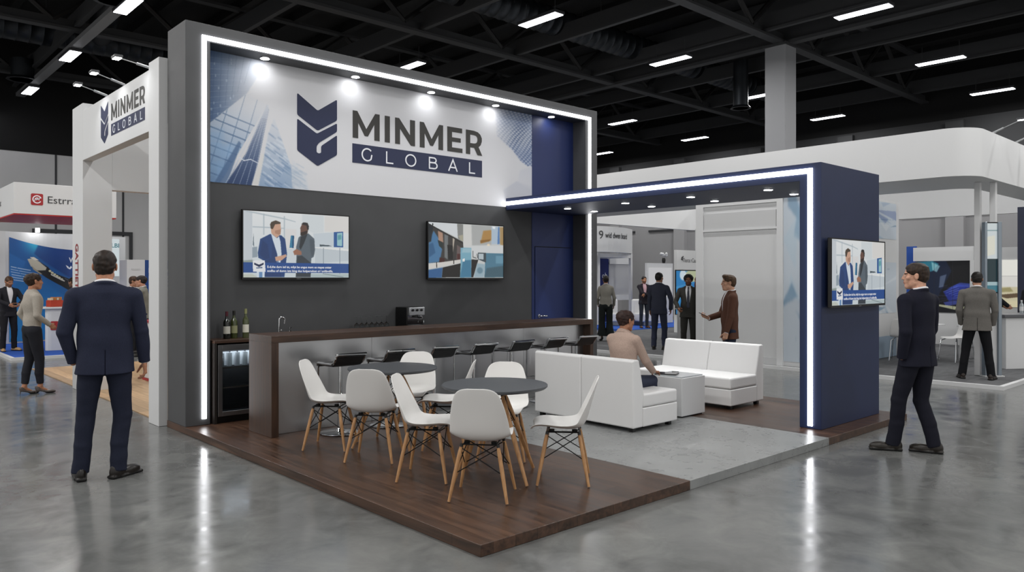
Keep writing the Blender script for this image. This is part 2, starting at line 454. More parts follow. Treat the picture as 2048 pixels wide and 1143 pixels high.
def person(label, loc, face, height=1.75, skin='c89878', hair='2a1d16', style='short', top='suit', topcol='1c2233', shirt='e9e9ec', tie=None, legs='straight',
           legcol=None, shoe='17120f', female=False, lean=0., twist=0., sway=0., hip=(0, 0), hipz=None, footL=(-.11, 0, .15), footR=(.11, 0, -.15), wristL=None, wristR=None,
           elbL=None, elbR=None, handL=None, handR=None, head=(0, 0, 0), hem=-.13, vopen=1., beard=None, stub=False, curl=.35, curlL=None, res=.008, heel=False, ankL=.085, ankR=.085, seed=0, wr=.004,
           kneeL=None, kneeR=None, belly=0., wide=1., rootz=0., vest=None, collar=True, headz=0., suit_back=False):
    s = height / 1.75; h = res / s
    legcol = legcol or topcol; vent = suit_back
    pw = .095 if female else .09
    if hipz is None:
        hz = min(math.sqrt(max(.8192 ** 2 - (ft[0] - hip[0] - sx * pw) ** 2 - (ft[1] - hip[1]) ** 2, .2)) + .045 + az for ft, sx, az in ((footL, -1, ankL), (footR, 1, ankR)))
    else: hz = hipz
    Pv = np.array((hip[0], hip[1], hz)); RT = rotz(twist) @ roty(sway) @ rotx(-lean)
    T = lambda p: Pv + RT @ np.array(p, float)
    sw = (.165 if female else .19) * wide
    sh = {'L': T((-sw, -.01, .478)), 'R': T((sw, -.01, .478))}
    Hy, Hp, Hr = head; MH = rotz(twist + Hy) @ roty(Hr) @ rotx(-(lean * .4 + Hp))
    nb = T((0, -.02, .53)); ho = T((0, .005, .635 + headz)) + MH @ np.array((0, .015, .065))
    Hd = lambda p: ho + MH @ np.array(p, float)
    # limbs
    arms = {}
    for sd, wt, eh, sx in (('L', wristL, elbL, -1), ('R', wristR, elbR, 1)):
        if wt is None: wt = T((sx * (sw + .075), .05, -.03))
        if eh is None: eh = (sx * .45, -1, -.1)
        e, w = ik(sh[sd], wt, .29, .255, eh); arms[sd] = (sh[sd], e, w)
    lg = {}
    for sd, ft, sx, az, kh in (('L', footL, -1, ankL, kneeL), ('R', footR, 1, ankR, kneeR)):
        hj = Pv + rotz(twist * .4) @ np.array((sx * pw, 0, -.045))
        a = np.array((ft[0], ft[1], az)); yaw = ft[2] + twist * 0
        fd = rotz(yaw) @ np.array((0, 1, 0))
        k, a = ik(hj, a, .42, .40, kh if kh is not None else fd)
        lg[sd] = (hj, k, a, yaw, fd)
    # ---- skin body: one continuous surface
    hd = [ell(Hd((0, -.012, .032)), (.076, .097, .08), MH), ell(Hd((0, .026, -.038)), (.06, .068, .085), MH),
          ell(Hd((0, .062, -.1)), (.026, .026, .022), MH), cone(Hd((-.046, .0, -.07)), Hd((-.02, .06, -.1)), .02, .018), cone(Hd((.046, .0, -.07)), Hd((.02, .06, -.1)), .02, .018)]
    hf = uni(hd, .022)
    feat = [cone(Hd((-.04, .078, .02)), Hd((.04, .078, .02)), .011, .011), cone(Hd((0, .088, .012)), Hd((0, .1045, -.026)), .007, .0112),
            ell(Hd((-.013, .096, -.031)), (.009, .011, .008), MH), ell(Hd((.013, .096, -.031)), (.009, .011, .008), MH),
            ell(Hd((0, .086, -.0575)), (.023, .011, .0065), MH), ell(Hd((0, .085, -.0685)), (.021, .011, .0075), MH),
            ell(Hd((-.05, .055, -.022)), (.02, .02, .018), MH), ell(Hd((.05, .055, -.022)), (.02, .02, .018), MH)]
    ff = uni(feat, .007)
    sock = uni([ell(Hd((-.031, .098, -.001)), (.017, .018, .011), MH), ell(Hd((.031, .098, -.001)), (.017, .018, .011), MH)], .002)
    eyes = uni([ell(Hd((-.031, .0765, -.001)), (.013, .013, .012), MH), ell(Hd((.031, .0765, -.001)), (.013, .013, .012), MH)], .001)
    ears = []
    for sx in (-1, 1):
        ME = MH @ rotz(sx * .35) @ rotx(.15)
        ears.append(cut(ell(Hd((sx * .079, -.012, -.008)), (.009, .02, .032), ME), ell(Hd((sx * .092, -.004, -.006)), (.009, .011, .019), ME), .006))
    ef = uni(ears, .002)
    def headf(P):
        d = smin(hf(P), ff(P), .012); d = smax(d, -sock(P), .008); d = np.minimum(d, eyes(P)); return smin(d, ef(P), .006)
    headg = near(headf, Hd((0, 0, 0)), .2)
    body = [cone(nb, Hd((0, -.03, -.05)), .052 if female else .06, .05 if female else .056), cone(T((-.13, -.01, .47)), T((.13, -.01, .47)), .05, .05),
            ell(T((0, 0, .34)), (.14 * wide, .09, .2), RT), ell(T((0, 0, .1)), (.13 * wide, .085, .2), RT)]
    for sd, sx in (('L', -1), ('R', 1)):
        a, e, w = arms[sd]; body += [cone(a, e, .042, .034), cone(e, w, .036, .023, None)]
        hj, k, an, yaw, fd = lg[sd]; body += [cone(hj, k, .07, .046), cone(k, an, .046, .033), cone(an + fd * -.02 - [0, 0, .03], an + fd * .11 - [0, 0, .107 if heel else .05], .026, .02)]
    bf = uni(body, .03)
    hands = []
    for sd, sx, hs in (('L', -1, handL), ('R', 1, handR)):
        a, e, w = arms[sd]; y = nv(w - e); z = np.array((sx, 0, .05)) if abs(y[0]) < .8 else np.array((0, -1, .3)); c = curl if sd == 'R' or curlL is None else curlL
        if hs == 'pocket': continue
        if hs: y, z = hs[0], hs[1]; c = hs[2] if len(hs) > 2 else c
        f = hand_sdf(w, y, z, -sx, c, k=.92 if female else 1.)
        hands.append(near(f, w + nv(y) * .09, .14))
    def whole(P):
        d = smin(bf(P), headg(P), .018)
        for g in hands: d = smin(d, g(P), .01)
        return d
    pts = np.array([ho, ho + [0, 0, .14]] + [p for sd in 'LR' for p in arms[sd]] + [p for sd in 'LR' for p in lg[sd][:3]])
    lo = pts.min(0) - .2; hi = pts.max(0) + .2; lo[2] = min(lg['L'][2][2], lg['R'][2][2]) - (.135 if heel else .085)
    V, F = sdf_mesh(whole, lo, hi, h)
    def bm(Cc):
        q = (Cc - ho) @ MH; x, y, z = q.T; ax = np.abs(x); m = np.zeros(len(Cc), int)
        face = (y > .05) & (np.abs(z) < .14)
        if stub: m[(y > -.02) & (z < -.035) & (z > -.14) & (ax < .075) & ((z < -.05) | (ax > .03)) & ~((np.abs(z + .064) < .010) & (ax < .02))] = 5; m[face & (np.abs(z + .046) < .007) & (ax < .026)] = 5
        m[face & (np.abs(z + .0635) < .0115) & (ax < .021) & (y > .08)] = 1
        e = np.hypot(ax - .031, (z + .001) * 1.35)
        m[(y > .07) & (e < .0098)] = 2; m[(y > .075) & (e < .0055)] = 3
        m[face & (np.abs(z - .0225 + .12 * np.abs(ax - .032)) < .0045) & (ax > .014) & (ax < .05)] = 4
        return m
    mats = skin_mats(skin, hair)
    root = np_mesh('person', V * s, F, mats, None, lambda c: bm(c / s))
    root.location = (loc[0], loc[1], loc[2] if len(loc) > 2 else rootz); root.rotation_euler = (0, 0, face - PI / 2)
    root['label'] = label; root['category'] = 'person'
    def add(nm, f, lo, hi, m, hh=None, matf=None, lab=None):
        V, F = sdf_mesh(f, lo, hi, hh or h); 
        if len(F): return np_mesh(nm, V * s, F, m, root, (lambda c: matf(c / s)) if matf else None, lab)
    # ---- hair
    hm = mat('hair_' + hair, hair, .55, spec=.4); noise_col(hm, 60, tuple(np.array(Canvas.c(hair)) * .55), tuple(np.minimum(np.array(Canvas.c(hair)) * 1.35, 1)), (1, 1, .25), 4, .3, .7, .2)
    if style == 'afro':
        hs = [ell(Hd((0, -.03, .045)), (.108, .108, .1), MH)]; amp, fr = .006, 190
    else:
        hs = [ell(Hd((0, -.016, .042)), (.083, .104, .083), MH), ell(Hd((0, -.05, -.004)), (.073, .066, .078), MH)]; amp, fr = .0022, 120
        if style == 'bun': hs += [ell(Hd((0, -.125, .045)), (.042, .04, .042), MH)]
        if style == 'updo': hs += [ell(Hd((0, -.085, .03)), (.075, .062, .075), MH)]; amp = .004
        if style == 'quiff': hs += [ell(Hd((0, .05, .1)), (.06, .045, .03), MH)]
        if style == 'long': hs += [ell(Hd((0, -.06, -.1)), (.085, .05, .14), MH)]
    hfn = uni(hs, .02)
    facecut = uni([ell(Hd((0, .115, -.05)), (.09, .085 if style != 'afro' else .09, .125), MH), ell(Hd((-.085, .02, -.045)), (.03, .045, .06), MH), ell(Hd((.085, .02, -.045)), (.03, .045, .06), MH)], .012)
    nape = half(Hd((0, -.1, -.085 if style != 'long' else -.3)), MH @ np.array((0, -.25, -1)))
    hfn = wrinkle(keep(cut(hfn, facecut, .006), nape, .01), amp, fr, seed)
    if style != 'bald': add('hair', hfn, ho - .2 - ([0, 0, .15] if style == 'long' else 0), ho + .2, hm, min(h, .007))
    # ---- trousers
    tm = cloth('trousers_' + legcol + legs, legcol)
    rr = {'straight': (.097, .067, .058, .061), 'slim': (.088, .057, .05, .042), 'wide': (.105, .085, .1, .15), 'jeans': (.094, .063, .055, .052)}[legs]
    if female and legs == 'slim': rr = (.102, .066, .056, .045)
    parts = [ell(Pv + np.array((0, -.01, -.02)), ((.165 if female else .16) * wide, .118 if female else .11, .13))]
    for sd in 'LR':
        hj, k, an, yaw, fd = lg[sd]; d = nv(an - k); mid = k + (an - k) * .55
        cal = mid - fd * .012 * (abs(d[2]))
        leg = uni([cone(hj, k, rr[0], rr[1]), cone(k, cal, rr[1], rr[2] + .004), cone(cal, an + d * .02, rr[2] + .004, rr[3])], .01)
        endp = an + d * (.03 if legs != 'slim' else -.02) if legs != 'wide' else an + d * .0
        parts.append(keep(leg, half(endp, d), .006))
    tf = wrinkle(uni(parts, .016), wr * .55, 30, seed + 3)
    tf = keep(tf, half(T((0, 0, .13)), RT @ np.array((0, 0, 1))), .01)
    pts = np.array([Pv] + [p for sd in 'LR' for p in lg[sd][:3]]); lo = pts.min(0) - .2; hi = pts.max(0) + .22; lo[2] = max(lo[2], -.01)
    add('trousers', tf, lo, hi, tm)
    # ---- shoes
    sm = mat('leather_' + shoe, shoe, .35); so = mat('shoe_sole', '0b0a0a', .6)
    for sd in 'LR':
        hj, k, an, yaw, fd = lg[sd]; MF = rotz(yaw); z0 = an[2] - (.135 if heel else .085)
        g = lambda p: np.array((an[0], an[1], z0)) + MF @ np.array(p, float)
        if heel:
            f = uni([ell(g((0, .135, .022)), (.038, .07, .026), MF), cone(g((0, .09, .03)), g((0, -.02, .085)), .034, .03, MF @ np.array((0, 0, 1)), .5), ell(g((0, -.035, .095)), (.03, .04, .035), MF)], .03)
            f = cut(f, ell(g((0, .0, .15)), (.035, .07, .05), MF), .01)
            st = cone(g((0, -.055, .09)), g((0, -.06, .0)), .012, .005); f = uni([f, st], .006)
        else:
            f = uni([ell(g((0, .105, .034)), (.046, .098, .043), MF), ell(g((0, -.025, .048)), (.036, .055, .06), MF), cone(g((0, -.01, .05)), g((0, -.005, .105)), .04, .037)], .03)
            sole = uni([rbox(g((0, .10, .012)), (.045, .105, .012), .011, MF), rbox(g((0, -.035, .014)), (.037, .045, .014), .011, MF)], .02)
            f = uni([f, sole], .004)
        f = keep(f, half((0, 0, z0 + .001), (0, 0, -1)), .002)
        c = g((0, .06, .06)); zz = z0
        add('shoe', f, c - [.17, .17, .07], c + [.17, .17, .075], [sm, so], min(h, .007), lambda Cc, zz=zz: (Cc[:, 2] - zz < .02).astype(int))
    # ---- upper garment
    cm = cloth('cloth_' + topcol + top, topcol)
    sm_ = cloth('shirt_' + shirt, shirt, 200, .03)
    suit = top == 'suit'
    ex = .012 if suit else 0.
    wst = -.012 if female else 0
    tz = [ell(T((0, .0, .37)), ((.17 + ex + wst) * wide, .115 + ex + (.02 if female else 0), .2), RT), cone(T((-sw + .03, -.01, .468)), T((-.03, -.015, .50)), .056 + ex * .6, .062 + ex * .6), cone(T((sw - .03, -.01, .468)), T((.03, -.015, .50)), .056 + ex * .6, .062 + ex * .6),
          ell(T((0, .005 + belly, .17)), ((.155 + ex + wst) * wide, .112 + ex + belly, .22), RT), cone(T((0, 0, .08)), T((0, -.005, -.17)), (.158 + ex) * wide, (.188 + ex) * wide, RT @ np.array((0, 1, 0)), .66),
          cone(T((0, -.015, .49)), T((0, -.012, .55)), .085, .06)]
    hemz = {'suit': hem, 'blouse': -.06, 'shirt': -.02, 'coat': -.1}.get(top, hem) if hem == -.13 else hem
    trs = keep(uni(tz, .05), half(T((0, 0, hemz)), RT @ np.array((0, 0, -1))), .006)
    slv = []
    for sd in 'LR':
        a, e, w = arms[sd]; d = nv(w - e); ws = .95 if female else 1.
        sl = uni([cone(a + RT @ np.array((0, 0, -.012)), e, (.060 if suit else .055) * ws, (.053 if suit else .048) * ws), cone(e, w + d * .02, (.053 if suit else .048) * ws, (.043 if suit else .036) * ws)], .01)
        slv.append(keep(sl, half(w + d * (.004), d), .004))
    neckcut = uni([cone(T((0, .05, .60)), T((0, -.02, .64)), .052, .06), cone(T((0, -.012, .56)), T((0, -.02, .66)), .056, .066)], .02)
    if suit and vopen:
        V_ = keep(cone(T((0, .16, .20 if vopen <= 1 else .05)), T((0, .10, .55)), .010 if vopen <= 1 else .006 + .014 * (vopen - 1), .078), half(T((0, .035, 0)), RT @ np.array((0, -1, 0))), .005)
        neckcut = uni([neckcut, V_], .01)
    gf = trs
    def garment(P):
        d = trs(P)
        for q, a in zip(slv, (arms['L'][0], arms['R'][0])): d = smin(d, q(P), .006 + .03 * np.exp(-(np.linalg.norm(P - (a + RT @ np.array((0, 0, .02))).astype(np.float32), axis=1) / .10) ** 2))
        return d
    gg = wrinkle(garment, wr * .7, 22, seed + 5)
    gg = cut(gg, neckcut, .008)
    if vent: gg = cut(gg, uni([rbox(T((0, -.17, -.06)), (.002, .06, .12), .001, RT), rbox(T((0, -.162, .2)), (.001, .03, .26), .0005, RT)], .002), .005)
    if collar and suit:
        col = torus(T((0, -.018, .552)), RT @ rotx(-.35), .071, .068, .015)
        col = cut(col, half(T((0, .03, .5)), RT @ np.array((0, -1, 0))), .004) if False else keep(col, half(T((0, .045, .5)), RT @ np.array((0, 1, 0))), .01)
        g0 = gg; gg = lambda P: smin(g0(P), col(P), .012)
    pts = np.array([T((0, 0, hemz)), T((0, 0, .6))] + [p for sd in 'LR' for p in arms[sd]]); lo = pts.min(0) - .22; hi = pts.max(0) + .22
    add({'suit': 'suit_jacket', 'blouse': 'blouse', 'shirt': 'shirt', 'coat': 'jacket'}[top], gg, lo, hi, cm)
    if suit:
        sf = uni([ell(T((0, .0, .36)), (.15 * wide, .112 + belly * .5, .2), RT), ell(T((0, .006 + belly, .14)), (.14 * wide, .112 + belly, .22), RT), cone(T((0, -.015, .49)), T((0, -.012, .56)), .07, .062)], .05)
        sf = keep(sf, half(T((0, 0, -.05)), RT @ np.array((0, 0, -1))), .01)
        sc = torus(T((0, -.016, .572)), RT @ rotx(-.3), .064, .066, .012)
        cuffs = []
        for sd in 'LR':
            if (handL if sd == 'L' else handR) == 'pocket': continue
            a, e, w = arms[sd]; d = nv(w - e); cuffs.append(keep(cone(w - d * .05, w + d * .012, .034, .034), half(w + d * .008, d), .003))
        sall = uni([sf, sc] + cuffs, .008)
        sall = cut(sall, cone(T((0, -.012, .56)), T((0, -.02, .68)), .05, .066), .003)
        add('shirt', sall, lo, hi, sm_)
        if tie:
            tf_ = uni([cone(T((0, .082, .54)), T((0, .094, .515)), .019, .015), cone(T((0, .106, .51)), T((0, .138 + belly, .34)), .017, .028, RT @ np.array((0, 1, 0)), .35), cone(T((0, .132 + belly, .34)), T((0, .136 + 2 * belly, .12)), .028, .036, RT @ np.array((0, 1, 0)), .3)], .008)
            add('tie', tf_, T((0, .1, .3)) - .3, T((0, .1, .3)) + .3, mat('tie_' + tie, tie, .5))
    Mz = rotz(face - PI / 2)
    return root, (lambda p: tuple(np.array(root.location) + Mz @ (np.array(p, float) * s))), arms
# ================================================================== hall shell
HX, HY = 28.6, 29.0
fl = mat('polished_concrete', '77797a', .25, spec=.75)
def concrete(m, sc, c0, c1, c2, rough, bump=.03):
    nt, b = nodes(m)
    tc = nt.nodes.new('ShaderNodeTexCoord')
    def nz(s, d, dist):
        n = nt.nodes.new('ShaderNodeTexNoise'); n.inputs['Scale'].default_value = s; n.inputs['Detail'].default_value = d; n.inputs['Distortion'].default_value = dist; n.inputs['Roughness'].default_value = .62
        nt.links.new(tc.outputs['Object'], n.inputs['Vector']); return n
    a, d = nz(sc, 8, .5), nz(sc * 4.5, 6, .6)
    rp = nt.nodes.new('ShaderNodeValToRGB'); r = rp.color_ramp
    r.elements[0].position = .3; r.elements[1].position = .72
    r.elements[0].color = (*lin(c0), 1); r.elements[1].color = (*lin(c2), 1); q = r.elements.new(.5); q.color = (*lin(c1), 1)
    mx = nt.nodes.new('ShaderNodeMix'); mx.data_type = 'FLOAT'; mx.inputs['Factor'].default_value = .45
    nt.links.new(a.outputs['Fac'], mx.inputs[2]); nt.links.new(d.outputs['Fac'], mx.inputs[3]); nt.links.new(mx.outputs[0], rp.inputs[0])
    nt.links.new(rp.outputs[0], b.inputs['Base Color'])
    mr = nt.nodes.new('ShaderNodeMapRange'); mr.inputs['From Min'].default_value = .3; mr.inputs['From Max'].default_value = .7
    mr.inputs['To Min'].default_value = rough[0]; mr.inputs['To Max'].default_value = rough[1]
    nt.links.new(d.outputs['Fac'], mr.inputs[0]); nt.links.new(mr.outputs[0], b.inputs['Roughness'])
    bp = nt.nodes.new('ShaderNodeBump'); bp.inputs['Strength'].default_value = bump; bp.inputs['Distance'].default_value = .02
    nt.links.new(d.outputs['Fac'], bp.inputs['Height']); nt.links.new(bp.outputs[0], b.inputs['Normal'])
concrete(fl, .75, '565756', '6b6c6b', '80817e', (.10, .27), .018)
struct(obj('floor', MB().box((-9, -7, -.1), (HX + .2, HY + .2, 0)), fl))

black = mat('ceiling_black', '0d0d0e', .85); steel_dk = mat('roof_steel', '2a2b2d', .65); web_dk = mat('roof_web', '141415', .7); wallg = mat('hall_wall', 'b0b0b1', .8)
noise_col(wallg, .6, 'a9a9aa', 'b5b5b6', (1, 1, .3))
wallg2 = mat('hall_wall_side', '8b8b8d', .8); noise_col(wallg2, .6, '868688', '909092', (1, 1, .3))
seamm = mat('wall_seam', '2f3033', .7)
struct(obj('ceiling', MB().box((-9, -7, 9.6), (HX + .2, HY + .2, 9.8)), black))
wb = struct(obj('wall_back', MB().box((-9, HY, 0), (HX + .2, HY + .2, 5.8)), wallg))
up = MB().box((-9, HY - .01, 5.8), (HX + .2, HY + .2, 9.6)); wallb = mat('wall_black', '050506', .9); obj('upper_wall', up, wallb, wb)
m = MB()
for x in (1.2, 3.0, 5.98, 8.05, 12, 16, 20, 24): m.box((x - .03, HY - .02, 0), (x + .03, HY, 5.8))
obj('panel_seam', m, seamm, wb)
m = MB(); m.box((5.3, HY - .06, 3.2), (8.35, HY, 3.32)); m.box((5.3, HY - .06, 0), (5.4, HY, 3.2)); m.box((8.25, HY - .06, 0), (8.35, HY, 3.2)); m.box((9, HY - .06, 3.5), (20, HY, 3.56))
obj('service_door_frame', m, seamm, wb)
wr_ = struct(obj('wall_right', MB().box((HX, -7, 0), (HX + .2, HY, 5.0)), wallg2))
obj('upper_wall', MB().box((HX - .01, -7, 7.1), (HX + .2, HY, 9.6)), wallb, wr_)
m = MB()
for y in (1.5, 5.2, 8.9, 12.6, 16.3, 20., 23.7): m.box((HX - .22, y - .28, 0), (HX, y + .28, 5.0))
obj('pilaster', m, mat('pilaster', '98989a', .8), wr_)
obj('wall_shade_band', MB().box((HX - .02, -7, 5.0), (HX + .2, HY, 7.1)), mat('wall_shade_tone', '2e2f31', .8), wr_)  # shade high on the wall, painted in as a darker colour
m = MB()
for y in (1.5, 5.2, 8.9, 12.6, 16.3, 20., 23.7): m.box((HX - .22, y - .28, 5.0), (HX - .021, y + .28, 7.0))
obj('pilaster_shade_top', m, mat('pilaster_shade_tone', '343537', .8), wr_)  # pilaster tops darkened to carry on the painted wall shade
m = MB()
for y in np.arange(-7, 29, 3.7): m.box((HX - .05, y + .0, 3.83), (HX, y + 2.9, 3.92))
obj('wall_rail', m, seamm, wr_)

# roof steel: trusses along x with zig-zag webs, purlins along y
for yy in (4.6, 9.9, 15.6, 21.2, 26.8):
    m = MB(); m.box((-9, yy - .13, 7.78), (HX, yy + .13, 7.84)); m.box((-9, yy - .02, 7.84), (HX, yy + .02, 8.05)); m.box((-9, yy - .12, 9.25), (HX, yy + .12, 9.33))
    m = struct(obj('roof_beam', m, steel_dk)) and MB()
    x = -8.5
    k = 0
    while x < HX - 1.7:
        a, b = ((x, yy, 8.0), (x + 1.6, yy, 9.28)) if k % 2 == 0 else ((x, yy, 9.28), (x + 1.6, yy, 8.0))
        m.tube([a, b], .07, 6); x += 1.6; k += 1
    struct(obj('roof_truss_web', m, web_dk))
m = MB()
for x in np.arange(-4.8, HX, 3.2): m.box((x - .06, -7, 7.86), (x + .06, HY, 7.92)); m.box((x - .015, -7, 7.92), (x + .015, HY, 8.3))
struct(obj('roof_beam', m, steel_dk))
m = MB(); m.box((18.55, -7, 7.76), (18.8, HY, 7.84)); m.box((18.66, -7, 7.84), (18.69, HY, 9.0)); struct(obj('roof_beam', m, steel_dk))
m = MB()
for x in np.arange(-7, HX, 1.6): m.box((x - .1, -7, 9.3), (x + .1, HY, 9.6))
struct(obj('roof_rib', m, mat('rib', '060607', .8)))
# concrete hall pillar
m = MB().box((-.29, -.29, .062), (.29, .29, 7.76))
pl = obj('hall_pillar', m, mat('pillar_paint', '808184', .7), None, bevel=.02); pl.location = (18.75, 10.02, 0)
struct(pl); obj('capital', MB().box((-.34, -.34, 7.72), (.34, .34, 7.78)), steel_dk, pl)

# ducts and diffusers
galv = mat('galvanised', '2b2e32', .45, .8)
def duct(y, x0, x1, r, label):
    t = thing('air_duct', label, 'duct', ((x0 + x1) / 2, y, 8.4))
    m = MB(); pr = []; n = int((x1 - x0) / .3)
    for i in range(n + 1):
        x = x0 + (x1 - x0) * i / n; pr += [(r, x - .02), (r + .018, x), (r, x + .02)]
    m.lathe(pr, (0, y, 8.4), 20, 0); obj('pipe', m, galv, t, True, True, angle=60)
    for x in np.arange(x0 + 1, x1, 3.2):
        for q in (-r, r): obj('hanger_rod', MB().tube([(x, y + q, 8.42), (x, y + q, 9.3)], .01, 5), steel_dk, t, True)
    return t
duct(14.0, 2, 26, .34, 'long spiral air duct running across the ceiling above the display wall')
duct(23.8, -6, 10, .4, 'spiral air duct under the far left ceiling behind the lamp heads')
def diffuser(x, y, z, label, r=.42, slant=None):
    t = thing('ceiling_diffuser', label, 'air vent', (x, y, z))
    m = MB()
    for k in range(4): m.lathe([(r * (1 - .22 * k), 0), (r * (1 - .22 * k) - .03, .01), (r * (1 - .22 * k) - .07, .07), (r * (1 - .22 * k) - .055, .07), (r * (1 - .22 * k) - .015, .012)], (0, 0, 0), 28)
    obj('louvre_ring', m, galv, t, smooth=True)
    m = MB()
    if slant: m.tube([(0, 0, .06), (0, 0, .6), slant], r * .8, 20)
    else: m.lathe([(r * .72, .06), (r * .72, 8.1 - z if 8.1 - z > .3 else .5)], (0, 0, 0), 20)
    obj('drop_pipe', m, galv, t, smooth=True)
diffuser(4.62, 17.3, 7.45, 'round ceiling vent with a slanting duct at the top left corner', .4, (1.5, 7, 1.1))
diffuser(4.55, 26.2, 7.5, 'round ceiling vent hanging beside the far left duct')
diffuser(20.2, 12.05, 6.7, 'small round ceiling vent left of the pillar', .30)

# ------------------------------------------------------------------ ceiling luminaires
tube_e = emat('luminaire_diffuser', 'f6f8ff', 14.)
body_m = mat('luminaire_body', '2c2d30', .5)
proto = None
def lamp_ch(t):
    m = MB().box((-.155, -.60, .0), (.155, .60, .07)); obj('housing', m, body_m, t, bevel=.01)
    m = MB().box((-.13, -.575, -.012), (.13, .575, -.001)); obj('diffuser', m, tube_e, t)
    for q in (-.45, .45): obj('suspension_wire', MB().tube([(0, q, .07), (0, q, .46)], .006, 5), body_m, t)
LX = {4.9: 'row along the left side of the hall', 11.9: 'row above the display wall', 16.65: 'row over the seating side', 21.9: 'row beyond the pillar', 26.7: 'row next to the right hall wall'}
seen = {(4.9, 17.3): 'square looking ceiling light at the top edge left of the grey frame', (4.9, 22.2): 'ceiling light second from the top in the far left row', (4.9, 27.1): 'ceiling light third from the top in the far left row', 
        (11.9, 12.05): 'large bright ceiling light in front of the spiral duct', (11.9, 17.1): 'ceiling light just showing over the top edge of the grey display frame',
        (16.65, 12.0): 'ceiling light left of the pillar, brightest and nearest of the ones there', (16.65, 7.0): 'long ceiling light right of the pillar, nearest to the viewer',
        (21.9, 7.2): 'ceiling light right of the pillar, middle one of three going back', (21.9, 12.4): 'ceiling light half hidden behind the left side of the pillar', (21.9, 17.9): 'ceiling light above the blue portal near the frame, larger of two',
        (26.65, 7.3): 'ceiling light farthest right, over the rounded white canopy corner', (26.65, 12.45): 'small ceiling light low behind the right side of the pillar', (26.65, 18.0): 'small ceiling light low above the middle of the blue portal', (26.65, 23.0): 'smallest ceiling light just right of the grey frame edge',
        (11.9, 22.2): 'ceiling light behind the display wall'}
AREA = []
for (x, y), lab in seen.items():
    if proto is None: proto = thing('ceiling_light', lab, 'ceiling light', (x, y, 7.41), 0, 'linear ceiling lights under the black roof'); lamp_ch(proto)
    else: dup(proto, (x, y, 7.41), 0, lab)
    if y < 25: AREA.append((x, y))
for x in (4.9, 11.9): 
    for y in (2.2, 7.1): AREA.append((x, y)); dup(proto, (x, y, 7.41), 0, 'ceiling light of the near row, over the viewer')
dup(proto, (4.9, 12.2, 7.41), 0, 'ceiling light of the near row, over the viewer'); AREA.append((4.9, 12.2))
dup(proto, (16.65, 2.2, 7.41), 0, 'ceiling light of the near row, over the viewer'); AREA.append((16.65, 2.2))
dup(proto, (3.95, 28.2, 7.05), 0, 'ceiling light cut by the left edge, lowest of the left row')
t = thing('light_track', 'grey ceiling track linking the far left row of lights', 'track', (4.9, 20, 7.47))
obj('rail', MB().box((4.78, -5, 7.49), (5.02, 28.6, 7.6)), mat('track_grey', '6b6c6e', .5), t, True)
# ================================================================== main exhibition stand
P = .076
grey = mat('frame_charcoal', '4a4b4d', .55); noise_col(grey, 3, '48494b', '4d4e50')
grey2 = mat('wall_charcoal', '47484a', .6); noise_col(grey2, 3, '454648', '494a4c')
navy = mat('navy_panel', '1b2749', .5); noise_col(navy, 3, '1a2647', '1d294c')
white = mat('white_print', 'dfe0e3', .6)
led = emat('led_white', 'fbfcff', 9.)
dle = emat('downlight_glow', 'ffffff', 22.)
chrome = mat('chrome', 'c9cbcd', .12, 1.)
satin = mat('satin_steel', '9a9b9c', .35, 1.)
blackp = mat('black_plastic', '0c0c0d', .35)
whitep = mat('white_paint', 'd9dadb', .5)
walnut = wood('walnut', '2d2019', '4f392c', 2.2, (1, 12, 12), (.32, .48))
deck = wood('walnut_deck', '2c1f18', '5d4435', 1.3, (16, 1, 16), (.24, .4), (1.6, .19, (1, 1, 1), PI / 2))
conc2 = mat('concrete_panel', '8a8c8c', .4); concrete(conc2, 1.6, '7c7e7e', '8a8c8c', '999b9b', (.22, .4), .03)

# raised floor: walnut deck - concrete strip - walnut deck
pf = thing('stand_platform', 'low raised stand floor of dark walnut boards with a pale concrete strip across', 'platform', (6.3, 6.2, 0))
m = MB().box((2.97, 3.52, 0), (5.15, 9.04, P)); obj('wood_deck', m, deck, pf, True, bevel=.004)
m = MB().box((5.15, 3.52, 0), (7.57, 9.04, P)); obj('concrete_panel', m, conc2, pf, True, bevel=.003)
m = MB().box((7.57, 3.52, 0), (9.6, 9.04, P)); obj('wood_deck', m, deck, pf, True, bevel=.004)

# tall back wall with its lit frame
dw = thing('display_wall', 'tall charcoal stand wall with a lit frame, company mural and blue door panel', 'exhibition wall', (6.3, 8.75, P))
F0, F1, FT = 8.463, 9.02, 4.48; Z0 = P + .001
m = MB().prism([(2.972, Z0), (3.24, Z0), (3.24, 4.285), (9.40, 4.285), (9.40, Z0), (9.69, Z0), (9.69, FT), (2.972, FT)], lambda u, v, k: (u, (F1, F0)[k], v))
obj('frame', m, grey, dw, True, bevel=.004)
obj('back_panel', MB().box((3.24, 8.75, Z0), (8.445, F1 - .02, 4.285)), grey2, dw, True)
bp_ = obj('blue_panel', MB().box((8.445, 8.74, Z0), (9.40, F1 - .02, 4.285)), mat('door_blue', '1f2e60', .45), dw, True)
m = MB(); m.box((3.145, F0 - .018, .145), (3.193, F0 + .01, 4.35)); obj('led_strip', m, led, dw, True)
m = MB(); m.box((3.193, F0 - .018, 4.302), (9.474, F0 + .01, 4.35)); obj('led_strip', m, led, dw, True)
m = MB(); m.box((9.474, F0 - .018, .145), (9.522, F0 + .01, 4.35)); obj('led_strip', m, led, dw, True)
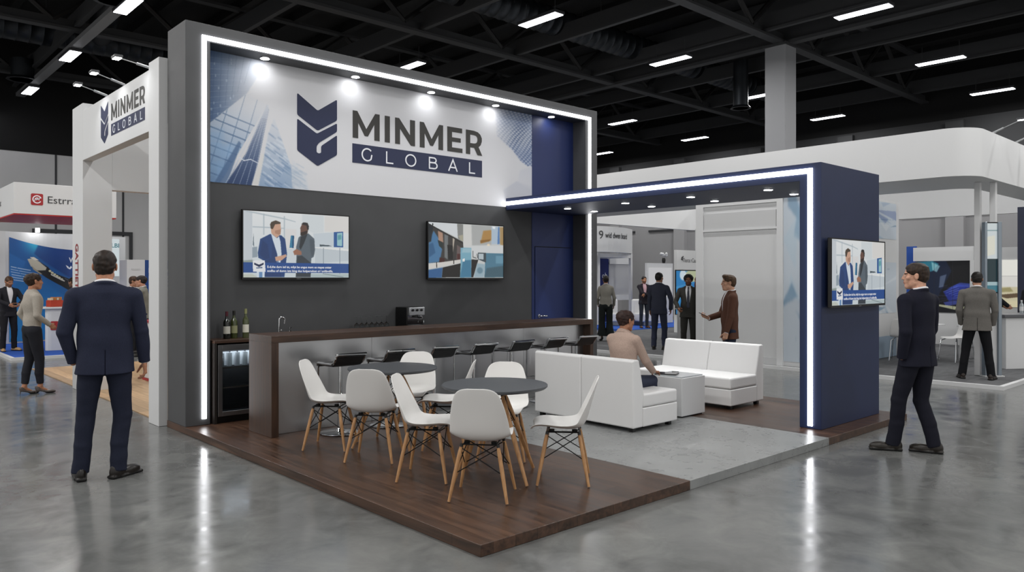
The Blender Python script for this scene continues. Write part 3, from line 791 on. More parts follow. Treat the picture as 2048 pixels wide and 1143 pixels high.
# door in the blue panel
d = obj('door', MB().box((8.505, 8.728, Z0 + .01), (9.34, 8.741, 2.185)), MATS['door_blue'], dw, True)
m = MB(); m.box((8.50, 8.7385, 2.187), (9.345, 8.7415, 2.2)); m.box((8.497, 8.7385, Z0), (8.504, 8.7415, 2.2)); obj('door_gap', m, mat('gap_black', '0e1220', .8), dw, True)
m = MB(); m.lathe([(.026, 0), (.026, .01), (.012, .012), (.012, .05)], (8.585, 8.728, 1.085), 16, 1); 
for q in range(len(m.v)): x, y, z = m.v[q]; m.v[q] = (x, 8.728 - (y - 8.728), z)
m.tube([(8.585, 8.68, 1.085), (8.60, 8.676, 1.085), (8.72, 8.676, 1.083)], .011, 10); m.lathe([(.022, 0), (.022, -.008)], (8.585, 8.728, .99), 16, 1)
obj('door_handle', m, chrome, d, True, True)
# downlights in the frame's soffit
for x in (3.94, 5.16, 6.367, 7.563, 8.752):
    m = MB().lathe([(.062, 0), (.06, -.010), (.05, -.010), (.048, 0)], (x, 8.615, 4.284), 24); q = obj('downlight', m, chrome, dw, True, True)
    obj('lens', MB().lathe([(0.0001, -.0125), (.05, -.0125), (.05, -.001)], (x, 8.615, 4.284), 24), dle, q, True)
# mural
cv = Canvas(400, 150, 'd9dade', 2)
X, Y = cv.X, cv.Y
def shade(pts, c0, c1, t, al=1, soft=1): cv.grad(cv.polymask(pts), c0, c1, t, al, soft)
glow = np.exp(-(((X - .14) / .10) ** 2 + ((Y - .22) / .38) ** 2))
shade([(.0, .0), (.15, 0), (.128, .14), (.103, .285), (0, .62)], '2f4f7d', 'cdd3de', np.clip((X - .02) / .13, 0, 1) ** 1.0 * .9)
for i in range(14):
    y = .03 + i * .045; cv.line(.0, y + .03, .12, y * .8, .0006, '9db4cf', .35)
for i in range(7): cv.line(.012 + i * .017, .0, .012 + i * .014, .58 - i * .06, .0007, '20406c', .4)
for i in range(30): 
    x, y = NR.rand() * .09, NR.rand() * .55; cv.rect(x, y, x + .003, y + .02, 'b9cde0', .4)
g = [(0, .62), (.103, .285), (.150, .345), (.133, .46), (.042, 1.0), (0, 1.0)]
shade(g, '5e86b4', 'd3d8e0', np.clip(1.25 - Y * 1.15 + X * 1.2, 0, 1))
for i in range(11):
    y = .42 + i * .07; 
    cv.put(cv.polymask(g) & (np.abs(Y - (y + .9 * X)) < .006), '3d5f8b', .75)
for i in range(5):
    x0 = -.02 + i * .03; cv.put(cv.polymask(g) & (np.abs(X - (x0 + (1 - Y) * .085)) < .0013), '486a95', .6)
for i in range(16):
    x, y = NR.rand() * .08, .6 + NR.rand() * .4; cv.put(cv.polymask(g) & (np.abs(X - x) < .016) & (np.abs(Y - y) < .05), '86add6', .3, 2)
shade([(.058, 1), (.085, .8), (.06, 1.0), (.03, 1.0), (.085, .66), (.09, .68)], '27456f', '4a6a95', Y, .8)
tm_ = [(.151, .345), (.156, .383), (.129, .82), (.115, 1.005), (.055, 1.006), (.1, .761)]
shade(tm_, '2c4470', 'a9b5cb', np.clip(1.32 - Y * 1.35, 0, 1))
for i in range(5): a = i / 4.; cv.line(.152 + .003 * a, .35, .055 + a * .062, 1.0, .0008, 'c7d3e3', .55)
for i in range(44):
    y = .42 + i * .0135; cv.put(cv.polymask(tm_) & (np.abs(Y - y - X * .3) < .003), '203458', .35)
cv.line(.087, .79, .097, .81, .0016, 'd9e2ee', .8); cv.line(.097, .81, .112, .795, .0016, 'd9e2ee', .8); cv.line(.112, .795, .13, .82, .0014, 'd9e2ee', .8)
shade([(.138, .74), (.148, .75), (.131, 1.01), (.113, 1.01)], 'd9d8d2', 'dcdcdc', Y)
tr = [(.168, .438), (.211, .822), (.214, 1.0), (.131, 1.0), (.154, .577)]
shade(tr, '7f9cc0', 'd5d9e0', np.clip(1.5 - Y * 1.3, 0, 1))
for i in range(60):
    y = .5 + NR.rand() * .5; x = .14 + NR.rand() * .07; cv.put(cv.polymask(tr) & (np.abs(Y - y - 2 * (X - x)) < .006) & (np.abs(X - x) < .012), '5d7ea8' if i % 2 else 'dfe7f0', .5, 1)
shade([(.214, .76), (.25, .9), (.256, 1), (.214, 1)], 'c3cedb', 'd8dbe0', 1.4 - Y, .8, 3)
for i in range(40):
    y = .8 + NR.rand() * .2; x = .2 + NR.rand() * .045; cv.put((np.abs(Y - y - 1.5 * (X - x)) < .005) & (np.abs(X - x) < .01) & (X < .255), '9fb3c9', .4, 1)
cv.put(np.ones_like(X), 'dfe0e4', np.clip(glow, 0, 1) * .75)
hx_ = [(.85, 0), (1, 0), (1, .545), (.98, .549), (.952, .504), (.92, .405), (.878, .329), (.855, .284)]
hm_ = cv.polymask(hx_); tt = np.clip((X - .845) / .09, 0, 1)
wv = .5 + .5 * np.sin(X * 5.2 * 75 + 8 * np.sin(Y * 9) + (np.floor(Y * 1.5 * 34) % 2) * PI)
wv2 = .5 + .5 * np.sin(Y * 1.5 * 34 * 2 * PI)
cv.put(hm_, 'b5bfd0', tt * .8, 2); cv.put(hm_ & (wv * .6 + wv2 * .4 > .5), '41598a', tt * (.35 + .35 * np.abs(np.sin(X * 40 + Y * 7))), 1); cv.put(hm_ & (wv * .5 + wv2 * .5 < .25), 'e3e8ef', tt * .6, 1)
cv.put(hm_, '5d719a', tt * .35 * (np.exp(-((Y - .1) / .08) ** 2) + np.exp(-((Y - .45) / .1) ** 2)), 3)
shade([(.882, .825), (.936, .72), (1, .763), (1, 1), (.893, 1)], 'c3c7d2', 'd4d6dc', (Y - .7) * 3, .8, 2)
shade([(.95, .6), (1, .55), (1, .8), (.94, .73)], 'c9cdd8', 'd6d8de', (Y - .55) * 4, .6, 3)
mural = picture('mural', cv, flat((3.241, 8.744, 4.284), (5.204, 0, 0), (0, 0, -1.499)), vcmat('printed_mural', rough=.55), dw)
obj('mural_backing', MB().box((3.241, 8.7445, 2.785), (8.445, 8.7495, 4.284)), white, dw, True)

# ---- company logo, reused on the white stand at the left
em_col = mat('logo_navy', '232b4b', .5); tx_col = mat('logo_charcoal', '373634', .5); wl_col = mat('logo_white', 'eef0f6', .5)
def rnd(pts, r):
    out = []; n = len(pts)
    for i in range(n):
        p, a, b = (np.array(pts[j % n], float) for j in (i, i - 1, i + 1))
        da, db = a - p, b - p; la, lb = np.linalg.norm(da), np.linalg.norm(db); rr = min(r, la * .4, lb * .4)
        A, B = p + da / la * rr, p + db / lb * rr
        for t in (0, .33, .67, 1): out.append(tuple((1 - t) ** 2 * A + 2 * t * (1 - t) * p + t * t * B))
    return out
def ribbon(mb, pts, w, f):
    P2 = [np.array(p, float) for p in pts]; L = []; Rr = []
    for i, p in enumerate(P2):
        d0 = nv(p - P2[i - 1]) if i else nv(P2[1] - p); d1 = nv(P2[i + 1] - p) if i < len(P2) - 1 else d0
        n0, n1 = np.array((-d0[1], d0[0])), np.array((-d1[1], d1[0])); n = nv(n0 + n1); n = n / max(.4, n @ n0)
        L.append(p + n * w / 2); Rr.append(p - n * w / 2)
    for i in range(len(P2) - 1): mb.prism([tuple(Rr[i]), tuple(Rr[i + 1]), tuple(L[i + 1]), tuple(L[i])], f)
def arc(cx, cy, rx, ry, a0, a1, n=22): return [(cx + rx * math.cos(R(a0 + (a1 - a0) * i / n)), cy + ry * math.sin(R(a0 + (a1 - a0) * i / n))) for i in range(n + 1)]
def logo(parent, f):
    q = lambda L: [(x - 4.414, z - 3.097) for x, z in L]
    m = MB()
    m.prism(rnd(q([(4.414, 3.975), (4.693, 3.794), (4.965, 3.977), (4.965, 3.707), (4.693, 3.542), (4.414, 3.706)])[::-1], .022), f)
    m.prism(rnd(q([(4.414, 3.658), (4.682, 3.504), (4.965, 3.673), (4.965, 3.563), (4.709, 3.391), (4.677, 3.344), (4.677, 3.27), (4.709, 3.258), (4.741, 3.27), (4.741, 3.356), (4.965, 3.52), (4.965, 3.265), (4.693, 3.097), (4.414, 3.266)])[::-1], .02), f)
    obj('logo_emblem', m, em_col, parent, True, label='navy arrow shaped emblem')
    m = MB(); T_, B_ = 3.876, 3.52; lift = 0.
    def M(x, w): 
        st = .082; c = x + w / 2; return [(x, T_), (x + .069, T_), (c, 3.655), (x + w - .069, T_), (x + w, T_), (x + w, B_), (x + w - st, B_), (x + w - st, 3.732), (c + .024, 3.561), (c - .024, 3.561), (x + st, 3.726), (x + st, B_), (x, B_)]
    for L in (M(5.195, .411), [(5.687, T_), (5.768, T_), (5.768, B_), (5.687, B_)],
              [(5.853, T_), (5.918, T_), (6.099, 3.66), (6.099, T_), (6.182, T_), (6.182, B_), (6.114, B_), (5.932, 3.735), (5.932, B_), (5.853, B_)], M(6.264, .407),
              [(6.748, T_), (7.02, T_), (7.02, 3.807), (6.832, 3.807), (6.832, 3.729), (6.994, 3.729), (6.994, 3.667), (6.832, 3.667), (6.832, 3.583), (7.026, 3.583), (7.026, B_), (6.748, B_)],
              [(7.093, T_), (7.173, T_), (7.173, B_), (7.093, B_)], [(7.24, 3.64), (7.33, 3.65), (7.405, B_), (7.315, B_)]):
        lift = lift + .04; m.prism(q(L)[::-1], lambda u, v, k, e=lift: f(u, v, k + (e if k else 0)))
    ou = [(7.172, 3.876), (7.247, 3.875), (7.32, 3.862), (7.37, 3.83), (7.398, 3.78), (7.398, 3.73), (7.375, 3.675), (7.33, 3.637), (7.26, 3.622), (7.172, 3.621)]
    inn = [(7.172, 3.810), (7.247, 3.809), (7.285, 3.803), (7.305, 3.787), (7.314, 3.765), (7.314, 3.74), (7.305, 3.712), (7.285, 3.695), (7.25, 3.687), (7.172, 3.686)]
    for i in range(9): m.prism(q([ou[i], inn[i], inn[i + 1], ou[i + 1]]), f)
    obj('logo_lettering', m, tx_col, parent, True, label='charcoal word MINMER')
    m = MB().prism(q([(5.19, 3.195), (7.402, 3.195), (7.402, 3.445), (5.19, 3.445)]), f); bar = obj('logo_bar', m, em_col, parent, True)
    g = lambda u, v, k: f(u, v, k + 1.2)
    m = MB(); w = .0185
    for L in (arc(5.412, 3.318, .078, .079, 42, 318) + [(5.482, 3.322)], [(5.714, 3.398), (5.714, 3.243), (5.82, 3.243)], arc(6.108, 3.316, .083, .078, 0, 360, 32),
              [(6.426, 3.398), (6.426, 3.243)], [(6.418, 3.392)] + arc(6.50, 3.358, .043, .034, 90, -90, 12) + [(6.418, 3.324)], [(6.418, 3.322)] + arc(6.51, 3.282, .05, .041, 90, -90, 12) + [(6.418, 3.241)],
              [(6.768, 3.236), (6.847, 3.4), (6.925, 3.236)], [(6.797, 3.29), (6.896, 3.29)], [(7.157, 3.398), (7.157, 3.243), (7.262, 3.243)]):
        lift = lift + .05; ribbon(m, q(L), w, lambda u, v, k, e=lift: g(u, v, k + (e if k else 0)))
    obj('logo_lettering', m, wl_col, bar, True, label='thin white word GLOBAL')
logo(dw, lambda u, v, k: (4.414 + u, 8.743 - .003 * k, 3.097 + v))

# ---- blue portal arch with lit edge
po = thing('portal_arch', 'navy blue portal with a lit edge reaching out from the stand wall', 'portal', (8.6, 3.87, P))
QX0, QX1, QY0, QY1, QT, QS = 7.88, 9.37, 3.75, 3.99, 2.918, 2.735
m = MB().prism([(QY0, Z0), (QY1, Z0), (QY1, QS), (8.737, QS), (8.737, QT), (QY0, QT)], lambda u, v, k: ((QX0, QX1)[k], u, v)); obj('arch_body', m, navy, po, True, bevel=.004)
m = MB(); m.box((QX0 - .018, 3.842, P + .03), (QX0 + .01, 3.892, 2.862)); obj('led_strip', m, led, po, True)
m = MB(); m.box((QX0 - .018, 3.892, 2.808), (QX0 + .01, 8.737, 2.862)); obj('led_strip', m, led, po, True)
DL2 = []
for x, ys in ((8.32, (4.6, 5.68, 6.75, 7.85)), (8.98, (4.62, 5.75, 6.8, 7.9))):
    for y in ys:
        m = MB().lathe([(.06, 0), (.058, -.009), (.05, -.009), (.048, 0)], (x, y, QS), 20); q = obj('downlight', m, chrome, po, True, True)
        obj('lens', MB().lathe([(0.0001, -.0125), (.05, -.0125), (.05, -.001)], (x, y, QS), 20), dle, q, True); DL2.append((x, y))

# ---- screens
def tvpt(px, py):
    x = (px - 45) / 1510.; return x, (py - (65 + 100 * x)) / (970 - 95 * x)
def tv_two_men():
    c = Canvas(220, 130, 'dfe5e8', 2); T = lambda L: [tvpt(*p) for p in L]
    c.grad(c.X < 2, 'eceff0', 'd3dde2', c.Y * 1.0); c.poly(T([(45, 65), (165, 80), (165, 800), (45, 830)]), 'cfd6dc'); c.poly(T([(60, 70), (165, 90), (180, 110), (90, 90)]), 'b5c3cb', .7)
    for L in ([(170, 85), (600, 180), (600, 200), (170, 105)], [(170, 295), (600, 320), (600, 335), (170, 312)], [(590, 150), (607, 152), (607, 620), (590, 620)], [(310, 115), (325, 118), (325, 420), (310, 420)], [(600, 180), (760, 230), (760, 242), (600, 198)]):
        c.poly(T(L), 'b3c0c8', .8, 1)
    c.poly(T([(610, 335), (770, 345), (770, 640), (610, 640)]), 'e6e0dd', .6, 2)
    c.poly(T([(850, 130), (1170, 150), (1170, 390), (1010, 400), (850, 300)]), 'dbe2e5', 1, 2); c.poly(T([(1180, 150), (1555, 165), (1555, 400), (1180, 380)]), 'e4e2df', 1, 2)
    c.poly(T([(1010, 405), (1320, 388), (1320, 590), (1050, 600)]), 'cfd9e0', 1, 1); c.poly(T([(1320, 385), (1470, 378), (1470, 605), (1320, 600)]), '2a5c9c'); c.poly(T([(1375, 400), (1455, 395), (1450, 590), (1372, 580)]), '9ecbd2', 1, 1); c.poly(T([(1385, 430), (1440, 420), (1440, 490), (1385, 500)]), '4f98a0', .8, 2)
    c.poly(T([(1040, 605), (1555, 640), (1555, 800), (1040, 830)]), 'c9d2d8'); c.poly(T([(1040, 598), (1555, 630), (1555, 660), (1040, 612)]), 'eef0ef'); 
    for x in (1160, 1410): c.poly(T([(x, 610), (x + 12, 612), (x + 12, 1000), (x, 1000)]), '8b98a3', .9)
    c.poly(T([(1110, 560), (1140, 565), (1240, 570), (1300, 590), (1110, 590)]), '3c4a52', .9)
    c.poly(T([(690, 430), (738, 434), (732, 612), (670, 608)]), '3f86a8'); c.poly(T([(710, 430), (738, 434), (732, 612), (708, 612)]), '1f5a84')
    c.poly(T([(165, 600), (230, 590), (235, 740), (165, 750)]), '8797a4', .8, 1); c.poly(T([(170, 560), (182, 380), (190, 600)]), '5d6d78', .8)
    c.poly(T([(640, 620), (760, 625), (760, 830), (640, 830)]), 'd5dde2', 1, 1); c.poly(T([(45, 790), (165, 780), (240, 830), (45, 830)]), '93a19d', 1, 2)
    # left man
    c.poly(T([(270, 480), (400, 410), (560, 430), (610, 480), (636, 690), (630, 760), (600, 1030), (330, 1030), (330, 800), (245, 750), (238, 680)]), '24457c', 1, 1); c.poly(T([(300, 500), (370, 560), (400, 760), (330, 780), (262, 700)]), '1c3869', .7, 2)
    c.poly(T([(415, 400), (500, 470), (525, 440), (545, 520), (560, 700), (545, 820), (490, 820), (500, 700), (440, 500)]), 'dce6ef', 1, 1); c.poly(T([(440, 500), (500, 700), (560, 1030), (330, 1030), (330, 800), (420, 760)]), '1d386a', .55, 1)
    c.poly(T([(410, 300), (420, 400), (490, 465), (520, 440), (545, 410), (552, 340), (545, 260), (470, 230)]), 'd3a890', 1, 1); c.poly(T([(470, 360), (552, 340), (545, 412), (520, 418), (470, 400)]), 'a87e68', .7, 1)
    c.poly(T([(402, 270), (420, 235), (480, 212), (545, 240), (545, 262), (470, 270), (440, 340), (412, 330)]), '4d4034', 1, 1)
    c.poly(T([(470, 740), (560, 720), (620, 700), (632, 730), (560, 790), (480, 798)]), 'd2a58d', 1, 1)
    # right man
    c.poly(T([(800, 460), (850, 420), (940, 400), (1030, 480), (1040, 640), (1020, 740), (985, 760), (975, 1030), (760, 1030), (770, 700), (765, 600)]), '5d6973', 1, 1); c.poly(T([(960, 480), (1030, 500), (1030, 700), (990, 740), (970, 650)]), '4a555e', .7, 2)
    c.poly(T([(830, 450), (930, 410), (880, 540), (830, 640), (810, 600)]), '2c3238', 1, 1); c.poly(T([(780, 730), (850, 720), (985, 830), (975, 1030), (760, 1030)]), '2e353c', .8, 1)
    c.poly(T([(825, 320), (850, 270), (920, 270), (945, 310), (930, 400), (850, 430), (828, 400)]), '6b4c40', 1, 1); c.poly(T([(828, 390), (930, 360), (920, 410), (850, 440), (825, 425)]), '2b211d', .9, 1)
    c.poly(T([(840, 270), (870, 242), (930, 250), (950, 300), (945, 350), (925, 350), (915, 290)]), '2a2524', 1, 1); c.poly(T([(722, 660), (770, 625), (840, 660), (845, 710), (740, 712)]), 'a0705a', 1, 1)
    c.poly(T([(45, 985), (165, 985), (240, 1030), (45, 1036)]), 'c9cfc4', 1, 1); c.poly(T([(980, 985), (1555, 985), (1555, 1038), (980, 1036)]), 'b7c6c8', 1, 1); c.poly(T([(1200, 985), (1480, 1030), (1460, 1036), (1150, 985)]), '66777c', .8, 1)
    # caption band and badge
    b0, b1 = (1 - .235), .928
    c.rect(0, .775, 1, .928, '1d4c92'); c.poly(T([(170, 790), (330, 790), (342, 950), (175, 950)]), 'eef0f4'); c.poly(T([(190, 820), (255, 850), (315, 820), (315, 850), (255, 885), (190, 850)]), '1d2c52'); c.poly(T([(215, 890), (300, 880), (300, 905), (215, 905)]), '6f7f9e'); 
    c.poly(T([(222, 950), (330, 950), (325, 1034), (228, 1034)]), 'dbe6f0'); c.poly(T([(255, 955), (300, 955), (298, 1034), (255, 1034)]), '6b93c0')
    return c
def tv_kitchen():
    c = Canvas(200, 130, 'cfd2d1', 2)
    def T(L): return [((p[0] - 65) / 1305., (p[1] - (75 + 75 * (p[0] - 65) / 1305.)) / (985 - 55 * (p[0] - 65) / 1305.)) for p in L]
    c.poly(T([(65, 70), (545, 100), (560, 360), (65, 100)]), 'dfe3e6', 1, 1); c.poly(T([(540, 105), (645, 115), (645, 420), (555, 370)]), '8c8d8a', 1, 1); c.poly(T([(560, 320), (645, 300), (645, 420), (600, 400)]), 'b0ac98', 1, 2)
    c.poly(T([(645, 115), (790, 125), (800, 500), (650, 500)]), 'dcdcd9', 1, 2); c.poly(T([(790, 125), (1150, 145), (1150, 480), (800, 490)]), 'b3b5b4', 1, 4); c.poly(T([(1000, 230), (1150, 215), (1150, 400), (950, 460)]), 'b58a4c', 1, 4); c.poly(T([(945, 400), (1140, 380), (1110, 420), (950, 450)]), '8c6328', .9, 2)
    c.poly(T([(1150, 150), (1290, 160), (1300, 470), (1150, 470)]), 'b6c8d9', 1, 3); c.poly(T([(1165, 150), (1225, 155), (1215, 200), (1170, 190)]), 'f2f7fa', 1, 2); c.poly(T([(1275, 160), (1300, 160), (1305, 470), (1260, 470)]), '4a78b5', .9, 2); c.poly(T([(1305, 160), (1370, 165), (1370, 490), (1310, 480)]), 'b09262', 1, 3); c.ell(.79, .38, .02, .03, 'ffe9c9', .9, 3)
    c.poly(T([(650, 500), (1370, 500), (1370, 630), (900, 640), (780, 720), (780, 530), (640, 520)]), 'd9dcdd', 1, 2)
    c.poly(T([(65, 105), (640, 425), (650, 540), (630, 760), (65, 800)]), '3a3735', 1, 1); c.poly(T([(70, 440), (150, 230), (230, 360), (290, 560), (250, 780), (70, 800)]), '4a7ba6', 1, 2); c.poly(T([(75, 470), (140, 440), (180, 620), (80, 700)]), '27557f', .7, 3); c.poly(T([(65, 120), (140, 170), (110, 420), (65, 440)]), '1a2128', 1, 2)
    c.poly(T([(220, 230), (300, 270), (310, 440), (230, 400)]), 'c39a82', .9, 2); c.poly(T([(215, 390), (300, 440), (300, 560), (240, 500)]), '23302f', 1, 1); c.poly(T([(325, 290), (390, 320), (380, 740), (330, 700)]), '7d8284', .9, 2); c.poly(T([(375, 480), (470, 490), (470, 740), (395, 740)]), '0f0e0e', 1, 1); c.poly(T([(465, 350), (500, 370), (470, 620)]), 'cfc3b4', .9, 1); c.poly(T([(540, 480), (650, 560), (630, 740), (530, 740)]), '6f5f5e', .9, 2); c.poly(T([(540, 640), (630, 640), (630, 740), (540, 740)]), '4a1a18', .9, 2); c.poly(T([(250, 700), (330, 720), (330, 780), (240, 790)]), '3d1512', 1, 2)
    c.line(0, .03, .44, .36, .0055, '1b1a1a')
    c.poly(T([(600, 530), (785, 535), (785, 1060), (590, 1060)]), '7fb2c6', 1, 1); c.poly(T([(640, 760), (785, 750), (785, 1060), (590, 1060)]), '437f9f', 1, 3); c.poly(T([(640, 540), (785, 540), (785, 620), (620, 620)]), 'a8c8d4', .8, 3)
    c.poly(T([(65, 920), (300, 880), (285, 1060), (65, 1060)]), '2f5f93', 1, 2); c.poly(T([(300, 880), (600, 810), (590, 1055), (285, 1055)]), '0d0a08', 1, 1)
    c.poly(T([(65, 820), (600, 740), (600, 800), (65, 905)]), 'dcd9d4', 1, 1); c.poly(T([(632, 735), (672, 720), (672, 775), (635, 780)]), 'f2f3f3'); c.poly(T([(190, 790), (205, 788), (210, 885), (195, 887)]), '1b1917'); c.poly(T([(475, 750), (492, 748), (492, 820), (475, 822)]), '1b1917')
    c.poly(T([(1040, 630), (1370, 640), (1370, 1065), (1020, 1065)]), '4f7f97', 1, 1); c.poly(T([(1230, 680), (1370, 680), (1370, 820), (1230, 820)]), '6d9db4', .9, 3); c.poly(T([(1060, 900), (1370, 860), (1370, 1065), (1020, 1065)]), '3d5a66', .8, 5)
    c.poly(T([(790, 740), (910, 750), (820, 1060), (785, 1060)]), '120f0e', 1, 1); c.poly(T([(905, 620), (1050, 625), (1050, 800), (1000, 780), (905, 740)]), '3a4850', 1, 1); c.poly(T([(918, 640), (1005, 640), (1005, 745), (915, 735)]), 'bcc9cf'); c.poly(T([(890, 810), (1030, 830), (1010, 1062), (830, 1062)]), '9fb8c4', 1, 3); c.ell(.67, .86, .04, .06, '5b7f92', .7, 4)
    c.line(.575, .50, .575, .61, .006, '565b5d'); c.line(.575, .61, .62, .63, .005, '4a4f51'); c.line(.63, .55, .64, .62, .004, '343839'); c.ell(.055, .04, .008, .02, '111111')
    return c
scr = vcmat('screen_picture', .92)
bez = mat('bezel_black', '0b0b0c', .25)
def television(o, u, w, h, n, cv, label, caption=None):
    """o bottom-left corner of the back, u along the width, n out of the wall"""
    u = np.array(u, float); n = np.array(n, float); up = np.array((0, 0, 1.)); o = np.array(o, float)
    t = thing('television', label, 'television', tuple(o + u * w / 2))
    Q = lambda a, b, c: tuple(o + u * a + up * b + n * c)
    def bx(a0, b0, c0, a1, b1, c1):
        m = MB(); vs = [Q(a, b, c) for c in (c0, c1) for a, b in ((a0, b0), (a1, b0), (a1, b1), (a0, b1))]
        return m.add(vs, [(3, 2, 1, 0), (4, 5, 6, 7), (0, 1, 5, 4), (1, 2, 6, 5), (2, 3, 7, 6), (3, 0, 4, 7)])
    obj('housing', bx(0, 0, .03, w, h, .068), bez, t, True, bevel=.005)
    obj('wall_mount', bx(w * .3, h * .25, 0, w * .7, h * .75, .032), blackp, t, True)
    e = .014
    m = MB()
    for a0, b0, a1, b1 in ((0, 0, e, h), (w - e, 0, w, h), (e, 0, w - e, e * 1.7), (e, h - e, w - e, h)):
        q = bx(a0, b0, .066, a1, b1, .074); m.add(q.v, q.f)
    obj('bezel', m, bez, t, True)
    tl = o + u * e + up * (h - e) + n * .070
    sc = picture('screen', cv, flat(tl, u * (w - 2 * e), (0, 0, -(h - 2.7 * e))), scr, t)
    if caption:
        for k, s in enumerate(caption):
            text_mesh('caption', s, h * .034, tl + u * w * .205 - up * h * (.815 + k * .058), u, up, emat('caption_white', 'ffffff', .95), sc, width=w * (.6 if k == 0 else .615), bold=.02)
    text_mesh('maker_badge', '....', .012, o + u * (w / 2 - .03) + up * .006 + n * .0742, u, up, mat('badge', 'c9cbcf', .3), t, width=.06, bold=.02)
    return t
cap = ('E-d,the durn isd ist, milyt bo ungus mors os mapes sntter', 'sodfsu of dumn ists king dus holpersdost oi l anlibndlls.')
c1 = tv_two_men()
television((3.69, 8.748, 1.672), (1, 0, 0), 1.421, .82, (0, -1, 0), c1, 'wall television over the bar showing two suited men talking, left of two', cap)
television((6.351, 8.748, 1.67), (1, 0, 0), 1.434, .82, (0, -1, 0), tv_kitchen(), 'wall television showing a blurred blue and brown interior, beside the blue door')
television((7.955, 3.748, 1.37), (1, 0, 0), 1.401, .747, (0, -1, 0), c1, 'television on the side of the navy portal column showing two men', cap)
# ================================================================== bar and its things
ZP = P + .001
bar = thing('bar_counter', 'long bar counter with walnut top and ends and a brushed steel front', 'bar counter', (5.84, 7.56, P))
bx0, bx1, by0, by1, bt = 3.405, 8.272, 7.294, 7.832, 1.102
obj('worktop', MB().box((bx0, by0, 1.03), (bx1, by1, bt)), walnut, bar, True, bevel=.003)
wv = wood('walnut_upright', '2d2019', '4f392c', 2.2, (12, 12, 1), (.32, .48))
obj('end_panel', MB().box((bx0, by0, ZP), (bx0 + .078, by1, 1.03)), wv, bar, True, bevel=.003)
obj('end_panel', MB().box((bx1 - .068, by0, ZP), (bx1, by1, 1.03)), wv, bar, True, bevel=.003)
steel = mat('brushed_steel', 'b4b5b7', .4, 1.); nodes(steel)[1].inputs['Roughness'].default_value = .3
for i in range(4):
    w = (bx1 - .068 - bx0 - .078) / 4; x = bx0 + .078 + i * w
    obj('front_panel', MB().box((x + .001, by0 + .14, ZP), (x + w - .001, by0 + .16, 1.029)), steel, bar, True, bevel=.002)

bc = thing('back_counter', 'low dark walnut counter along the wall behind the bar', 'counter', (4.8, 8.58, P))
obj('worktop', MB().box((3.262, 8.40, .965), (6.45, 8.745, .998)), walnut, bc, True, bevel=.003)
obj('end_panel', MB().box((3.262, 8.405, ZP), (3.29, 8.745, .964)), mat('dark_carcass', '221d1a', .5), bc, True)
for i in range(4):
    x = 3.93 + i * .63; d = obj('door', MB().box((x + .003, 8.405, .16), (x + .625, 8.425, .955)), wv, bc, True, bevel=.002)
    obj('handle', MB().tube([(x + .56, 8.395, .82), (x + .56, 8.38, .82), (x + .56, 8.38, .66), (x + .56, 8.395, .66)], .006, 8), chrome, d, True, True)
obj('carcass', MB().box((3.93, 8.43, ZP), (6.45, 8.745, .96)), mat('dark_carcass', '221d1a', .5), bc, True)

fr = thing('beverage_fridge', 'glass door drinks fridge with steel frame under the back counter', 'fridge', (3.6, 8.56, P))
fx0, fx1, fz0, fz1 = 3.305, 3.915, .155, .945
m = MB(); m.box((fx0, 8.72, fz0), (fx1, 8.742, fz1)); m.box((fx0, 8.44, fz0), (fx0 + .02, 8.72, fz1)); m.box((fx1 - .02, 8.44, fz0), (fx1, 8.72, fz1)); m.box((fx0, 8.44, fz1 - .02), (fx1, 8.72, fz1)); m.box((fx0, 8.44, fz0), (fx1, 8.72, fz0 + .02))
obj('cabinet', m, mat('fridge_inside', '3d3e3f', .5), fr, True)
obj('plinth', MB().box((fx0, 8.45, ZP), (fx1, 8.72, fz0)), blackp, fr, True)
m = MB(); e = .05
for a in ((fx0, fz0, fx0 + e, fz1), (fx1 - e, fz0, fx1, fz1), (fx0 + e, fz0, fx1 - e, fz0 + e), (fx0 + e, fz1 - e * 1.3, fx1 - e, fz1)): m.box((a[0], 8.41, a[1]), (a[2], 8.438, a[3]))
dr = obj('door', m, satin, fr, True, bevel=.002)
gl = mat('fridge_glass', 'cfd6d8', .03, trans=1., ior=1.03)
obj('pane', MB().box((fx0 + e, 8.42, fz0 + e), (fx1 - e, 8.426, fz1 - e * 1.3)), gl, dr, True)
for z in (.69, .47, .235):
    m = MB(); m.tube([(fx0 + .022, 8.455, z), (fx1 - .022, 8.455, z)], .007, 6); m.tube([(fx0 + .022, 8.455, z - .012), (fx1 - .022, 8.455, z - .012)], .004, 6)
    for k in range(22): x = fx0 + .03 + k * (fx1 - fx0 - .06) / 21; m.tube([(x, 8.455, z), (x, 8.71, z)], .0025, 5)
    obj('shelf', m, chrome, fr, True, True)
obj('interior_light', MB().box((fx0 + .06, 8.47, fz1 - .028), (fx1 - .06, 8.70, fz1 - .021)), emat('fridge_light', 'eef2ff', 9.), fr, True)
clear = mat('clear_glass', 'e9eeee', .02, trans=1., ior=1.45)
tumb = None
for r_ in range(2):
    for k in range(6):
        loc = (fx0 + .075 + k * .09, 8.51 + r_ * .1, .698); lab = ['tall drinking glass in the front row on the fridge top shelf', 'tall drinking glass in the rear row on the fridge top shelf'][r_]
        if tumb is None:
            m = MB().lathe([(.0001, 0), (.03, 0), (.034, .15), (.0315, .15), (.0275, .008), (.0001, .008)], (0, 0, 0), 18)
            tumb = obj('drinking_glass', m, mat('frosted_tumbler', 'dfe3e3', .2, alpha=.5), None, False, True); tumb.location = loc; tag(tumb, lab, 'glass', 'drinking glasses in the fridge, front row')
        else: dup(tumb, loc, 0, lab, 'drinking glasses in the fridge, %s row' % ('front' if r_ == 0 else 'rear'))

